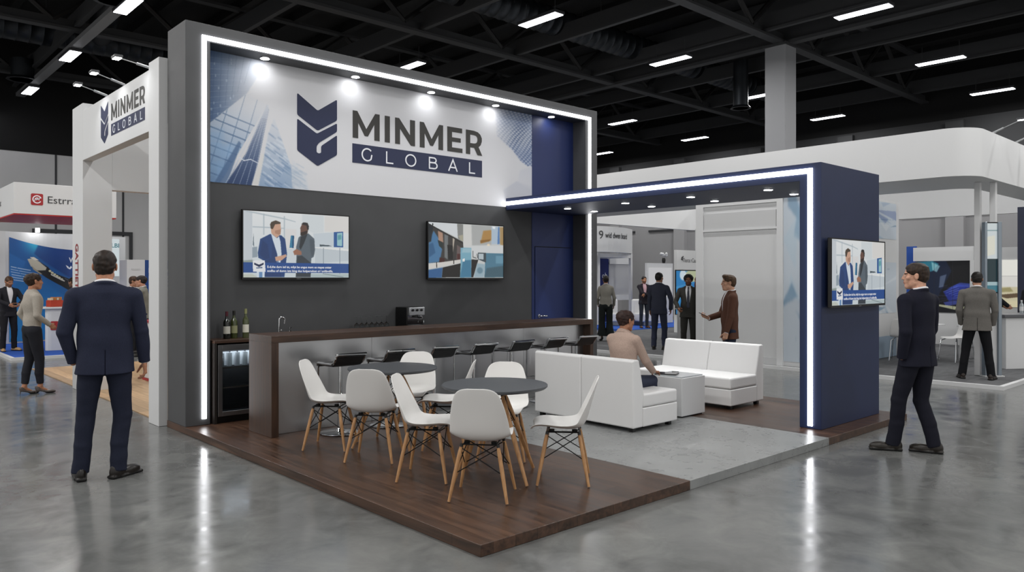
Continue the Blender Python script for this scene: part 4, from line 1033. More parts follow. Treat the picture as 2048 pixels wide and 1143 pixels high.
def bottle(x, y, gcol, lab, body, labelcol, neckcol, h=.315, r=.038, cat='bottle'):
    t = thing('wine_bottle', lab, cat, (x, y, .998))
    k = h / .315
    m = MB().lathe([(.0001, 0), (r * .95, 0), (r, .006), (r, .185 * k), (r * .9, .205 * k), (r * .5, .228 * k), (.0145, .25 * k), (.0135, .297 * k), (.0001, .297 * k)], (0, 0, 0), 24); obj('glass_body', m, mat(gcol, body, .06, spec=.7), t, smooth=True)
    m = MB().lathe([(.0152, .262 * k), (.0155, h), (.0001, h + .001)], (0, 0, 0), 18); obj('capsule', m, mat('capsule_' + neckcol, neckcol, .4), t, smooth=True)
    m = MB(); m.lathe([(r + .0006, .06 * k), (r + .0006, .145 * k)], (0, 0, 0), 24); obj('paper_label', m, mat('paper_' + labelcol, labelcol, .7), t, smooth=True)
bottle(3.47, 8.58, 'bottle_dark', 'dark red wine bottle with burgundy neck, first of three on the back counter', '0c0f0b', 'b9b7ad', '4b1220', .31)
bottle(3.57, 8.62, 'bottle_olive', 'olive green wine bottle with patterned label, middle of the three bottles', '3a4220', '8d8f6b', '14140f', .315)
bottle(3.70, 8.60, 'bottle_pale', 'tall pale green wine bottle with cream label, nearest the tap', '4c5236', 'd9d6c8', '8b8d60', .335, .035)

tp = thing('bar_tap', 'chrome swan neck water tap behind the bar', 'tap', (4.10, 8.58, .998))
m = MB().lathe([(.026, 0), (.026, .008), (.014, .012), (.014, .09)], (0, 0, 0), 18); obj('base', m, chrome, tp, smooth=True)
a = [(0, 0, .02), (0, 0, .19)] + [(.035 - .035 * math.cos(R(q)), 0, .19 + .035 * math.sin(R(q))) for q in range(20, 181, 20)] + [(.07, 0, .145)]
obj('spout', MB().tube(a, .011, 12), chrome, tp, smooth=True)
obj('lever', MB().tube([(0, 0, .05), (0, -.02, .065), (0, -.06, .075)], .006, 8), chrome, tp, smooth=True)
sd_ = thing('soap_pump', 'small chrome soap pump beside the bar tap', 'soap dispenser', (4.24, 8.58, .998))
obj('body', MB().lathe([(.016, 0), (.016, .06), (.006, .065), (.006, .10)], (0, 0, 0), 14), chrome, sd_, smooth=True); obj('spout', MB().tube([(0, 0, .098), (.0, -.035, .095)], .005, 8), chrome, sd_, smooth=True)

wg = None
for k in range(7):
    loc = (5.17 + k * .075, 8.60, .998); lab = 'upturned stemmed glass in the short row left of the coffee machine'
    if wg is None:
        m = MB().lathe([(.029, 0), (.034, .03), (.036, .06), (.028, .092), (.008, .108), (.0035, .115), (.0035, .185), (.006, .19), (.030, .196), (.030, .199), (.0001, .2)], (0, 0, 0), 20)
        wg = obj('wine_glass', m, mat('stem_glass', 'dfe6e6', .03, trans=1., ior=1.3), None, False, True); wg.location = loc; tag(wg, lab, 'glass', 'row of upturned stemmed glasses on the back counter')
    else: dup(wg, loc, 0, lab)

cm_ = thing('coffee_machine', 'black and chrome espresso machine standing behind the bar', 'coffee machine', (5.98, 8.58, .998))
obj('body', MB().box((-.13, -.12, .03), (.14, .15, .30)), blackp, cm_, bevel=.01)
m = MB(); m.box((-.12, -.17, .19), (.13, -.115, .30)); m.box((-.12, -.20, .01), (.13, -.115, .055)); obj('front_shell', m, mat('machine_silver', 'b9bbbd', .3, .9), cm_, bevel=.008)
obj('back_plate', MB().box((-.12, -.124, .055), (.13, -.119, .19)), chrome, cm_)
m = MB(); m.lathe([(.032, .20), (.032, .165), (.02, .16)], (0, -.15, 0), 18); m.tube([(0, -.15, .17), (.02, -.24, .165)], .011, 10); obj('portafilter', m, blackp, cm_, smooth=True)
m = MB()
for x in (-.07, 0, .07): m.lathe([(.016, .0), (.016, -.015), (.0001, -.016)], (x, -.171, .262), 16, 1)
for q in range(len(m.v)): x, y, z = m.v[q]; m.v[q] = (x, -.171 - abs(y + .171), z)
obj('knob', m, blackp, cm_, smooth=True); obj('steam_wand', MB().tube([(.1, -.15, .2), (.105, -.18, .12), (.1, -.19, .09)], .005, 8), chrome, cm_, smooth=True)
obj('drip_tray', MB().box((-.10, -.195, .055), (.11, -.125, .06)), blackp, cm_); obj('foot', MB().box((-.12, -.17, 0), (.13, .14, .03)), blackp, cm_)

# ------------------------------------------------------------------ bar stools
def make_stool(label):
    t = thing('bar_stool', label, 'bar stool', (0, 0, 0), 0, 'bar stools along the steel front of the bar')
    obj('base', MB().lathe([(.0001, 0), (.205, 0), (.21, .006), (.20, .012), (.05, .022), (.03, .05), (.0001, .05)], (0, 0, 0), 36), chrome, t, smooth=True)
    m = MB(); m.lathe([(.026, .02), (.026, .40), (.017, .41), (.017, .69), (.03, .70), (.03, .72)], (0, 0, 0), 18); obj('column', m, chrome, t, smooth=True)
    # seat sheet: low back lip at the rear, flat seat, front edge turning down (bar side = +y)
    prof = [(-.245, .842), (-.225, .838), (-.198, .80), (-.17, .757), (-.13, .738), (0, .735), (.14, .735), (.17, .73), (.18, .715)]
    m = MB(); n = len(prof); W = .158
    vs = [(x, y, z) for y, z in prof for x in (-W, W)] + [(x, y, z - .034) for y, z in prof for x in (-W, W)]
    fs = []
    for i in range(n - 1): a, b = 2 * i, 2 * i + 2; fs += [(a, a + 1, b + 1, b), (2 * n + b, 2 * n + b + 1, 2 * n + a + 1, 2 * n + a), (a, b, 2 * n + b, 2 * n + a), (b + 1, a + 1, 2 * n + a + 1, 2 * n + b + 1)]
    fs += [(1, 0, 2 * n, 2 * n + 1), (2 * n - 2, 2 * n - 1, 4 * n - 1, 4 * n - 2)]
    m.add(vs, fs); obj('seat', m, mat('seat_black', '141415', .4), t, bevel=.006)
    loop = [(W + .008, y, z - .01) for y, z in prof]; loop = loop + [(-x, y, z) for x, y, z in loop[::-1]]
    obj('seat_frame', MB().tube(loop, .015, 8, closed=True), chrome, t, smooth=True)
    m = MB(); m.tube([(-.13, .165, .72), (-.135, .2, .70), (-.135, .21, .66), (-.135, .21, .33), (-.12, .21, .31), (.12, .21, .31), (.135, .21, .33), (.135, .21, .66), (.135, .2, .70), (.13, .165, .72)], .0095, 8); m.tube([(0, .21, .31), (0, .0, .31)], .008, 8)
    obj('footrest', m, chrome, t, smooth=True)
    obj('mount_plate', MB().box((-.08, -.09, .708), (.08, .09, .716)), blackp, t)
    return t
SX = [4.06, 4.665, 5.275, 5.87, 6.48, 7.085, 7.68]
SL = ['nearest the walnut end, behind the first white chair', 'second from the near end, mostly hidden by the rear table', 'third from the near end, behind the rear white chair',
      'fourth along the bar, the middle stool', 'fifth along the bar, above the second round table', 'second from the far end of the bar', 'at the far end of the bar by the blue door']
st0 = None
for x, l in zip(SX, SL):
    lab = 'black and chrome bar stool ' + l
    if st0 is None: st0 = make_stool(lab); st0.location = (x, 7.085, ZP)
    else: dup(st0, (x, 7.085, ZP), 0, lab)

# ------------------------------------------------------------------ shell chairs
shellm = mat('shell_white', 'e6e5e3', .38); oak = wood('beech_leg', '9c6f47', 'c69a6c', 6, (8, 8, 1), (.4, .55)); wire = mat('wire_black', '121212', .4, .6)
def make_chair(label):
    t = thing('shell_chair', label, 'chair', (0, 0, 0), 0, 'white shell chairs around the round tables')
    # local +y is the way the chair faces
    prof = [(.235, .418, .175), (.228, .432, .192), (.20, .441, .205), (.14, .440, .218), (.06, .428, .228), (-.02, .420, .234), (-.09, .420, .236), (-.14, .432, .236), (-.175, .462, .234), (-.195, .51, .230),
            (-.21, .565, .224), (-.226, .625, .214), (-.244, .69, .199), (-.262, .75, .18), (-.274, .79, .158), (-.281, .815, .12), (-.284, .824, .06)]
    nu = len(prof); nvv = 13; vs = []
    for i, (y, z, w) in enumerate(prof):
        a = np.array(prof[min(i + 1, nu - 1)][:2]) - np.array(prof[max(i - 1, 0)][:2]); a /= np.linalg.norm(a); nrm = np.array((a[1], -a[0]))
        if nrm @ np.array((.6, .6)) < 0: nrm = -nrm
        f = i / (nu - 1); rise = .012 + .05 * math.exp(-((f - .52) / .2) ** 2) + .02 * math.exp(-((f - .2) / .2) ** 2)
        if f > .85: rise *= (1 - f) / .15 * .7 + .3
        for j in range(nvv):
            q = -1 + 2 * j / (nvv - 1); h = rise * abs(q) ** 2.6
            vs.append((w * q * (1 - .04 * abs(q) ** 4), y + nrm[0] * h, z + nrm[1] * h))
    fs = [(i * nvv + j, i * nvv + j + 1, (i + 1) * nvv + j + 1, (i + 1) * nvv + j) for i in range(nu - 1) for j in range(nvv - 1)]
    o = obj('seat_shell', MB().add(vs, fs), shellm, t, smooth=True, angle=180)
    s = o.modifiers.new('thick', 'SOLIDIFY'); s.thickness = .008; s.offset = 0; b = o.modifiers.new('sub', 'SUBSURF'); b.levels = 1; b.render_levels = 2
    top = {}; 
    for sx in (-1, 1):
        for sy in (-1, 1):
            a = np.array((sx * .135, -.005 + sy * .125, .392)); b_ = np.array((sx * .212, -.005 + sy * .20, 0)); top[sx, sy] = (a, b_)
            m = MB(); pts = [a + (b_ - a) * k for k in (0, .12, .5, .9, 1)]; m.tube(pts, [.0115, .015, .0155, .0115, .0105], 12); lg_ = obj('leg', m, oak, t, smooth=True)
            m = MB(); m.tube([a + (b_ - a) * -.03, a + (b_ - a) * .07], .0125, 10); obj('leg_socket', m, blackp, lg_, smooth=True)
    m = MB(); K = lambda c, k: top[c][0] + (top[c][1] - top[c][0]) * k
    ring = [(-1, -1), (1, -1), (1, 1), (-1, 1)]
    for i in range(4):
        A, B = ring[i], ring[(i + 1) % 4]
        m.tube([K(A, .04), K(B, .50)], .0042, 6); m.tube([K(B, .04), K(A, .50)], .0042, 6)
    obj('wire_bracing', m, wire, t, smooth=True)
    m = MB()
    for sy in (-1, 1): m.tube([(-.135, -.005 + sy * .125, .40), (.135, -.005 + sy * .125, .40)], .0055, 8)
    for sx in (-1, 1): m.tube([(sx * .12, -.13, .40), (sx * .12, .12, .40)], .007, 8)
    for sx in (-1, 1):
        for sy in (-1, 1): m.lathe([(.022, .40), (.022, .418)], (sx * .10, -.005 + sy * .09, 0), 12)
    obj('seat_mount', m, wire, t, smooth=True)
    return t
T1, T2 = (4.15, 6.24), (4.09, 4.67)
CH = [(3.66, 4.31, 39, 'seen from behind, nearest to the viewer at the front table'), (4.42, 4.22, 132, 'in profile at the right of the front table, back to sofas'), (3.68, 5.02, -50, 'with beech legs facing right at the left of the front table'),
      (4.58, 5.12, 222, 'facing the viewer from behind the front table'), (3.66, 6.55, -47, 'leftmost, facing right beside the rear table and first bar stool'), (3.71, 5.86, 41, 'seen from behind in front of the rear table'),
      (4.46, 5.80, 135, 'facing left between the two tables, partly hidden'), (4.56, 6.50, 222, 'facing the viewer from behind the rear table, before the bar')]
c0 = None
for x, y, d, l in CH:
    lab = 'white shell chair ' + l
    if c0 is None: c0 = make_chair(lab); c0.location = (x, y, ZP + .004); c0.rotation_euler = (0, 0, R(d - 90))
    else: dup(c0, (x, y, ZP + .004), R(d - 90), lab)
def make_table(label):
    t = thing('round_table', label, 'table', (0, 0, 0), 0, 'round dark grey tables with beech legs')
    obj('tabletop', MB().lathe([(.0001, .715), (.415, .715), (.43, .728), (.43, .74), (.427, .743), (.0001, .743)], (0, 0, 0), 64), mat('table_grey', '43464a', .42), t, smooth=True, angle=30)
    top = []
    for k in range(4):
        a = R(45 + 90 * k + 17); A = np.array((.085 * math.cos(a), .085 * math.sin(a), .69)); B = np.array((.41 * math.cos(a), .41 * math.sin(a), 0)); top.append((A, B))
        m = MB(); m.tube([A + (B - A) * q for q in (.04, .12, .5, .9, 1)], [.012, .018, .02, .014, .0125], 12); l_ = obj('leg', m, oak, t, smooth=True)
        obj('leg_socket', MB().tube([A + (B - A) * -.03, A + (B - A) * .07], .013, 10), blackp, l_, smooth=True)
    m = MB()
    for k in range(4):
        A, B = top[k], top[(k + 1) % 4]; m.tube([A[0] + (A[1] - A[0]) * .06, B[0] + (B[1] - B[0]) * .42], .0045, 6); m.tube([B[0] + (B[1] - B[0]) * .06, A[0] + (A[1] - A[0]) * .42], .0045, 6)
    obj('wire_bracing', m, wire, t, smooth=True)
    obj('hub_plate', MB().box((-.1, -.1, .695), (.1, .1, .716)), wire, t, bevel=.01)
    return t
tb = make_table('round dark grey table nearest to the viewer, ringed by white chairs'); tb.location = (*T2, ZP + .005); tb.rotation_euler = (0, 0, .42)
dup(tb, (*T1, ZP + .005), .297, 'round dark grey table in front of the bar, behind the nearer table')

# ------------------------------------------------------------------ sofas, cube table
leather = mat('white_leather', 'e3e3e3', .42)
def sofa(label, x, y, sgn):
    """two-seat armless sofa: back plane at local x=0, seat towards +x (sgn=1) ; length along y"""
    t = thing('sofa', label, 'sofa', (x, y, ZP), 0 if sgn > 0 else PI)
    L, D_, z0 = .735, .775, .045
    for k in (0, 1):
        ya, yb = (k - 1) * L + .002, k * L - .002
        obj('seat_base', MB().box((.168, ya, z0), (D_, yb, .245)), leather, t, bevel=.012, seg=3)
        obj('seat_cushion', MB().box((.17, ya + .001, .249), (D_ + .004, yb - .001, .39)), leather, t, bevel=.025, seg=4)
        o = obj('backrest', MB().prism([(0, z0), (.165, z0), (.166, .25), (.185, .40), (.10, .755), (.03, .76), (0, .745)], lambda u, v, q: (u, (ya, yb)[q], v)), leather, t, bevel=.016, seg=3)
    for fx in (.07, D_ - .08):
        for fy in (-L + .07, L - .07): obj('foot', MB().box((fx - .025, fy - .025, 0), (fx + .025, fy + .025, z0)), blackp, t)
    return t
sofa('white two-seat sofa with its back to the round tables, woman seated on it', 6.27, 5.715, 1)
sofa('white two-seat sofa facing the viewer beside the portal opening', 9.03, 5.79, -1)
ct = thing('cube_table', 'white cube coffee table with a glass top between the two sofas', 'coffee table', (7.61, 5.39, ZP))
obj('body', MB().box((-.235, -.235, .014), (.235, .235, .455)), whitep, ct, bevel=.006); obj('plinth', MB().box((-.21, -.21, 0), (.21, .21, .014)), blackp, ct)
obj('glass_top', MB().box((-.215, -.215, .4555), (.215, .215, .468)), mat('smoked_glass', 'b9bec2', .05, spec=.8), ct, bevel=.003)
tab = thing('tablet', 'dark tablet lying on the cube table beside the seated woman', 'tablet', (7.52, 5.47, ZP + .4695), R(25))
obj('case', MB().box((-.10, -.13, 0), (.10, .13, .009)), blackp, tab, bevel=.003); obj('screen', MB().box((-.092, -.12, .0091), (.092, .12, .0097)), mat('tablet_screen', '23272e', .08), tab)
pen = one('pen', MB().tube([(7.69, 5.52, ZP + .4745), (7.76, 5.47, ZP + .4745)], .0045, 8), blackp, 'black pen on the cube table beyond the tablet', 'pen', smooth=True)
# ================================================================== white company stand at the left
wpan = mat('white_panel', 'd4d5d6', .55); wpan2 = mat('white_panel_soft', 'c9cacb', .6)
ls = thing('white_stand', 'white exhibition stand with a tall header carrying the company logo, left of the grey frame', 'exhibition stand', (3.2, 11.2, 0))
m = MB(); m.box((2.95, 9.45, 3.43), (3.09, 12.62, 4.16)); obj('header', m, wpan, ls, True, bevel=.004)
obj('back_header', MB().box((3.35, 12.62, 3.02), (9.5, 12.80, 4.14)), wpan, ls, True, bevel=.004)
obj('column', MB().box((2.95, 12.62, .001), (3.35, 13.22, 4.28)), wpan, ls, True, bevel=.004)
obj('post', MB().box((2.90, 9.10, .001), (3.0, 9.45, 4.20)), wpan, ls, True, bevel=.004)
obj('side_wall', MB().box((9.5, 9.1, .001), (9.62, 12.8, 4.14)), wpan, ls, True)
SC = .627
logo(ls, lambda u, v, k: (2.9495 - .0025 * k, 11.645 - u * SC * 1.012, 3.527 + v * SC))
redm = mat('letter_red', '8f2a2e', .5)
text_mesh('column_lettering', 'GATTIET', .17, (2.9495, 13.03, 2.21), (0, 0, -1), (0, -1, 0), redm, ls, width=.68, bold=.03)
lf = thing('wood_floor', 'light oak floor of the white stand behind the left standing man', 'floor', (6, 11, 0))
obj('boards', MB().box((3.01, 9.46, .001), (9.45, 16.5, .012)), wood('light_oak', 'a58562', 'c7a983', 2.4, (12, 1, 12), (.3, .45), (1.6, .19, (1, 1, 1), PI / 2)), lf, True)
def arm_light(base, head, label, group):
    t = thing('arm_spotlight', label, 'spotlight', base, 0, group)
    b = np.array(base); h = np.array(head); d = nv(h - b)
    obj('arm', MB().tube([b, h], .006, 8), mat('arm_grey', 'a9abad', .4, .6), t, True, True)
    obj('clamp', MB().tube([b + d * .01, b + d * .18], .017, 8), mat('arm_grey', 'a9abad', .4, .6), t, True, True)
    m = MB().box((-.045, -.075, -.012), (.045, .075, .02)); m.v = [tuple(np.array(p) + h) for p in m.v]; q = obj('lamp_head', m, mat('lamp_grey', '4a4b4d', .4, .5), t, True, bevel=.005)
    m = MB().box((-.035, -.06, -.018), (.035, .06, -.0125)); m.v = [tuple(np.array(p) + h) for p in m.v]; obj('lens', m, emat('arm_lamp_glow', 'ffffff', 25.), q, True)
for (y, z, hx_, hz), l in zip(((9.60, 4.165, 2.60, 4.24), (10.66, 4.165, 2.62, 4.28), (11.46, 4.165, 2.62, 4.28)), ('nearest to the grey frame', 'middle of the three', 'farthest from the grey frame')):
    arm_light((2.99, y, z + .017), (hx_, y, hz), 'slim arm spotlight over the white logo header, ' + l, 'arm spotlights above the logo header')
# counter, cabinet and panels inside / behind it
rc = thing('reception_counter', 'white counter with red top and red foot line inside the white stand', 'counter', (4.7, 13.4, 0))
obj('body', MB().box((4.05, 12.9, .05), (5.6, 13.5, .96)), wpan, rc, True, bevel=.006); m = MB(); m.box((4.25, 12.895, .05), (4.255, 12.9, .96)); obj('joint', m, mat('joint_tan', 'a58f7d', .6), rc, True)
obj('top', MB().box((4.03, 12.88, .961), (5.62, 13.52, 1.0)), mat('counter_red', 'a3222f', .45), rc, True, bevel=.004); obj('plinth', MB().box((4.04, 12.89, .013), (5.61, 13.51, .049)), mat('counter_red', 'a3222f', .45), rc, True)
cb = thing('display_cabinet', 'tall white cabinet behind the two people talking at the left', 'cabinet', (6.0, 20.6, 0))
obj('body', MB().box((5.72, 20.3, 0), (6.14, 20.9, 2.15)), wpan, cb, True, bevel=.005); obj('handle_slot', MB().box((5.83, 20.292, 1.9), (6.03, 20.298, 1.94)), wpan2, cb, True)
bpn = thing('blue_sign_wall', 'blue wall with white lettering beside the tall white cabinet', 'sign wall', (6.9, 20.6, 0))
blue = mat('sign_blue', '1d4484', .5)
obj('panel', MB().box((6.15, 20.4, 0), (7.6, 20.5, 2.15)), blue, bpn, True)
text_mesh('lettering', 'IPMUVS', .13, (6.25, 20.398, 1.83), (1, 0, 0), (0, 0, 1), mat('lettering_white', 'e6e8ec', .5), bpn, bold=.03)
text_mesh('lettering', 'EE E', .2, (6.25, 20.398, 1.55), (1, 0, 0), (0, 0, 1), mat('lettering_white', 'e6e8ec', .5), bpn, bold=.04)
sh = thing('product_rack', 'white rack of small boxed goods in front of the blue wall', 'rack', (6.7, 20.1, 0))
obj('back_plate', MB().box((6.3, 20.28, 0), (7.2, 20.32, 1.48)), wpan, sh, True)
m = MB(); [m.box((6.3, 20.02, z), (7.2, 20.28, z + .02)) for z in (.6, .9, 1.2)]; obj('shelf', m, wpan, sh, True)
k = 0
for z in (.62, .92, 1.22):
    for i in range(7):
        c = ['5b5a50', '2b2a2a', '8a8574', 'b9b7ae', '4a4038'][int(NR.randint(5))]; x = 6.34 + i * .12
        one('goods_box', MB().box((x, 20.08, z + .002), (x + .09, 20.2, z + .1 + .1 * NR.rand())), mat('goods_' + c, c, .6), 'small boxed product on the white rack beside the two talking people', 'box', 'boxed goods on the white rack'); k += 1
bg_ = thing('hanging_bag', 'black bag hanging from the product rack at the left', 'bag', (6.66, 19.98, .55))
obj('body', MB().prism(rnd([(-.1, 0), (.1, 0), (.08, .26), (-.06, .26)], .04), lambda u, v, q: (u, -.04 + .08 * q, v)), blackp, bg_, bevel=.012); obj('strap', MB().tube([(-.05, 0, .25), (-.02, 0, .5), (.02, 0, .5), (.06, 0, .25)], .008, 6), blackp, bg_, smooth=True)
sg = thing('hanging_sign', 'small pale sign lightbox with teal letters behind the head of the left man', 'sign', (6.1, 23.2, 0))
obj('post', MB().box((5.85, 23.2, 0), (6.5, 23.3, 2.85)), wpan, sg, True); obj('light_panel', MB().box((5.88, 23.17, 1.75), (6.33, 23.199, 2.78)), emat('sign_lit', 'e6f1f4', .9), sg, True)
text_mesh('lettering', 'JTILBI', .12, (5.94, 23.168, 2.55), (1, 0, 0), (0, 0, 1), mat('letter_teal', '4f8f9c', .5), sg, bold=.02)

# ================================================================== red and white stand, far left
es = thing('header_sign', 'white overhead sign box with red underside reading Estrrac, far left', 'sign', (4.0, 19.6, 3.0))
obj('box', MB().box((3.04, 18.4, 3.02), (4.97, 21.2, 3.66)), wpan, es, True, bevel=.006); obj('underside', MB().box((3.045, 18.405, 3.0), (4.965, 21.195, 3.019)), mat('signal_red', 'c5261f', .5), es, True)
red2 = mat('logo_red', 'a3272c', .5)
m = MB(); f = lambda u, v, k: (u, 18.398 - .004 * k, v)
m.prism(rnd([(3.34, 3.21), (3.56, 3.21), (3.56, 3.45), (3.34, 3.45)], .03), f); obj('logo_tile', m, red2, es, True)
m = MB(); f2 = lambda u, v, k: (u, 18.393 - .002 * k, v)
ribbon(m, arc(3.45, 3.33, .075, .075, 20, 330, 18), .02, f2); ribbon(m, arc(3.45, 3.33, .035, .03, -30, 230, 12), .018, f2); ribbon(m, [(3.40, 3.30), (3.50, 3.36)], .016, f2); obj('logo_swirl', m, wl_col, es, True)
text_mesh('lettering', 'Estrrac', .155, (3.63, 18.397, 3.265), (1, 0, 0), (0, 0, 1), mat('lettering_dark', '3a3a3c', .5), es, stretch=1.06)
text_mesh('lettering', 'Estrrac', .155, (3.038, 20.4, 3.265), (0, -1, 0), (0, 0, 1), mat('lettering_dark', '3a3a3c', .5), es, stretch=1.0)
obj('logo_tile', MB().box((3.032, 20.5, 3.21), (3.038, 20.75, 3.45)), red2, es, True)
obj('post', MB().box((4.84, 21.08, .06), (4.96, 21.19, 3.0)), wpan, es, True)
b2 = thing('carpeted_platform', 'low white edged stand base with bright blue carpet at the far left', 'platform', (5, 21, 0))
obj('carpet', MB().box((3.07, 18.49, .0), (4.95, 19.6, .058)).box((3.07, 19.6, .0), (5.69, 24.3, .058)), mat('carpet_blue', '1c4fa8', .9), b2, True); m = MB(); m.box((3.0, 18.42, 0), (4.95, 18.49, .06)); m.box((3.0, 18.49, 0), (3.07, 24.37, .06)); obj('edge', m, wpan, b2, True)
# curved backdrop
bd = thing('curved_backdrop', 'curved blue backdrop printed with a ship, white framed, at the far left', 'backdrop wall', (4.4, 22.6, .06))
cx = lambda s: 3.62 + 1.95 * s
cy = lambda s: 22.5 + .35 * math.sin(PI * s) if not isinstance(s, np.ndarray) else 22.5 + .35 * np.sin(PI * s)
ztop = lambda s: 2.72 - .30 * (1 - (1 - np.clip(s, 0, 1)) ** 2)
cv = Canvas(150, 210, '1f62a8', 2)
cv.grad(cv.X < 2, '1a4a8f', '2a86c4', np.clip(cv.Y * 1.3 + (.5 - cv.X) * .3, 0, 1)); cv.put(cv.X < 2, '37b4d6', np.exp(-(((cv.X - .32) / .14) ** 2 + ((cv.Y - .0) / .1) ** 2)) * .9); cv.poly([(.35, .0), (1, 0), (1, .42), (.75, .33), (.3, .1)], '153a7c', .75, 3); cv.poly([(.0, .15), (.2, .2), (.05, .5), (0, .55)], '2f74bd', .6, 4)
cv.poly([(.24, .19), (.33, .155), (.47, .22), (.52, .27), (.70, .325), (.98, .44), (1.0, .50), (.86, .54), (.62, .41), (.44, .33), (.29, .25)], '17181c', 1, 1)
cv.poly([(.22, .17), (.28, .15), (.36, .17), (.45, .225), (.44, .255), (.34, .27), (.26, .235)], 'cfc8b4', 1, 1); cv.poly([(.25, .145), (.30, .135), (.36, .16), (.30, .165)], 'e8e4d6'); cv.poly([(.27, .225), (.33, .265), (.40, .3), (.38, .305), (.29, .265)], 'b7a98c', 1, 1)
for i in range(6): cv.ell(.49 + i * .027, .258 + i * .016, .016, .012, 'dcd8b4', 1, 0)
cv.poly([(.50, .285), (.66, .35), (.655, .362), (.50, .30)], 'd5d3c9'); cv.line(.66, .325, .86, .42, .003, '7c8aa0', .8)
for i, w in enumerate((.24, .30, .31, .27, .22, .25)): cv.rect(.02 + .01 * (i > 2), .275 + i * .024, .02 + w, .284 + i * .024, 'b9d0ea', .85); cv.rect(.09 + i * .02, .274 + i * .024, .1 + i * .02, .286 + i * .024, '2f74bd', .8)
cv.poly([(.67, .175), (.70, .19), (.71, .215), (.69, .21)], 'f0f3f8'); cv.poly([(.70, .215), (.73, .18), (.74, .2), (.72, .22)], 'f0f3f8')
cv.poly([(0, 1), (.0, .85), (.10, .62), (.35, .8), (.2, 1)], '49a3d3', .5, 3); cv.poly([(.22, .72), (.34, .92), (.22, .93)], '7fd0dd', .8, 1); cv.poly([(.24, .5), (.3, .48), (.3, .62), (.24, .64)], '46b9c0', .5, 3)
poster = vcmat('printed_poster', rough=.4)
picture('print', cv, lambda s, t: (cx(s), cy(s) - .012, ztop(s) * (1 - t) + .10 * t), poster, bd)
m = MB(); n = 24
for i in range(n):
    s0, s1 = (-.05 + 1.1 * i / n), (-.05 + 1.1 * (i + 1) / n)
    q = [(cx(a), cy(a), z) for a in (s0, s1) for z in (.061, 2.86)] + [(cx(a), cy(a) + .12, z) for a in (s0, s1) for z in (.061, 2.86)]
    m.add(q, [(0, 2, 3, 1), (4, 5, 7, 6), (1, 3, 7, 5), (0, 4, 6, 2)])
obj('wall', m, wpan, bd, True, True); obj('side_post', MB().box((3.40, 22.42, .061), (3.53, 22.62, 2.86)), wpan, bd, True)
text_mesh('lettering', 'Wanass', .13, (4.98, 22.66, 2.11), (1, -.35, 0), (0, 0, 1), mat('lettering_white', 'e6e8ec', .5), bd, stretch=.75, bold=.03)
obj('track_spot', MB().lathe([(.0001, -.05), (.05, -.05), (.05, .05), (.0001, .05)], (4.25, 22.6, 2.92), 14), emat('arm_lamp_glow', 'ffffff', 25.), bd, True, True)
pc = thing('promo_counter', 'white promotion counter with a red logo tile at the far left', 'counter', (4.5, 19.9, .06))
obj('body', MB().prism(rnd([(4.02, 19.75), (5.0, 19.6), (5.2, 20.4), (4.15, 20.4)], .12), lambda u, v, q: (u, v, (.061, 1.0)[q])), wpan, pc, True)
obj('top', MB().prism(rnd([(3.95, 19.70), (5.05, 19.52), (5.27, 20.47), (4.1, 20.47)], .12), lambda u, v, q: (u, v, (1.0, 1.04)[q])), whitep, pc, True, bevel=.008)
m = MB(); m.prism(rnd([(.02, .46), (.18, .46), (.18, .66), (.02, .66)], .03), lambda u, v, k: (4.10 + .988 * u, 19.73 - .153 * u - .004 * k, v + .06)); obj('logo_tile', m, red2, pc, True)
text_mesh('lettering', 'Etro', .16, (4.33, 19.69, .57), (.988, -.153, 0), (0, 0, 1), mat('lettering_dark', '3a3a3c', .5), pc, bold=.03)
bxs = thing('snack_box', 'red and cream box of goods standing on the promotion counter', 'box', (4.25, 19.95, 1.041), R(15))
obj('tray', MB().box((-.14, -.1, 0), (.14, .1, .15)), mat('box_red', 'b5402c', .5), bxs, bevel=.006)
for i in range(4): obj('packet', MB().box((-.12 + i * .062, -.085, .151), (-.068 + i * .062, .08, .2 + .02 * (i % 2))), mat(('packet_cream', 'packet_amber')[i % 2], ('d9c9ae', 'c07a3a')[i % 2], .5), bxs, bevel=.004)

pc.location.x -= .16; bxs.location.x -= .16
# ================================================================== big white stand at the right
CZ0, CZ1 = 3.30, 4.06
cb_ = thing('carpeted_platform', 'low white edged stand base with dark grey carpet under the white canopy', 'platform', (17, 8, 0))
cpt = mat('carpet_grey', '5b5c5e', .95); noise_col(cpt, 3, '525355', '626365', (1, 4, 1))
obj('carpet', MB().box((13.27, 3.54, 0), (23.5, 15.2, .058)), cpt, cb_, True); m = MB(); m.box((13.2, 3.47, 0), (23.5, 3.54, .06)); m.box((13.2, 3.54, 0), (13.27, 15.2, .06)); obj('edge', m, wpan, cb_, True)
cn = thing('canopy', 'large white canopy ring with rounded corners over the stand at the right', 'canopy', (17.5, 9, CZ0))
def rr_(x0, y0, x1, y1, r, n=12):
    o = []
    for cx_, cy_, a in ((x1 - r, y0 + r, -90), (x1 - r, y1 - r, 0), (x0 + r, y1 - r, 90), (x0 + r, y0 + r, 180)):
        o += [(cx_ + r * math.cos(R(a + 90 * i / n)), cy_ + r * math.sin(R(a + 90 * i / n))) for i in range(n + 1)]
    return o
out, inn = rr_(13.25, 3.88, 22.0, 14.9, .5), rr_(15.2, 4.5, 21.85, 14.75, .4)
n = len(out); m = MB()
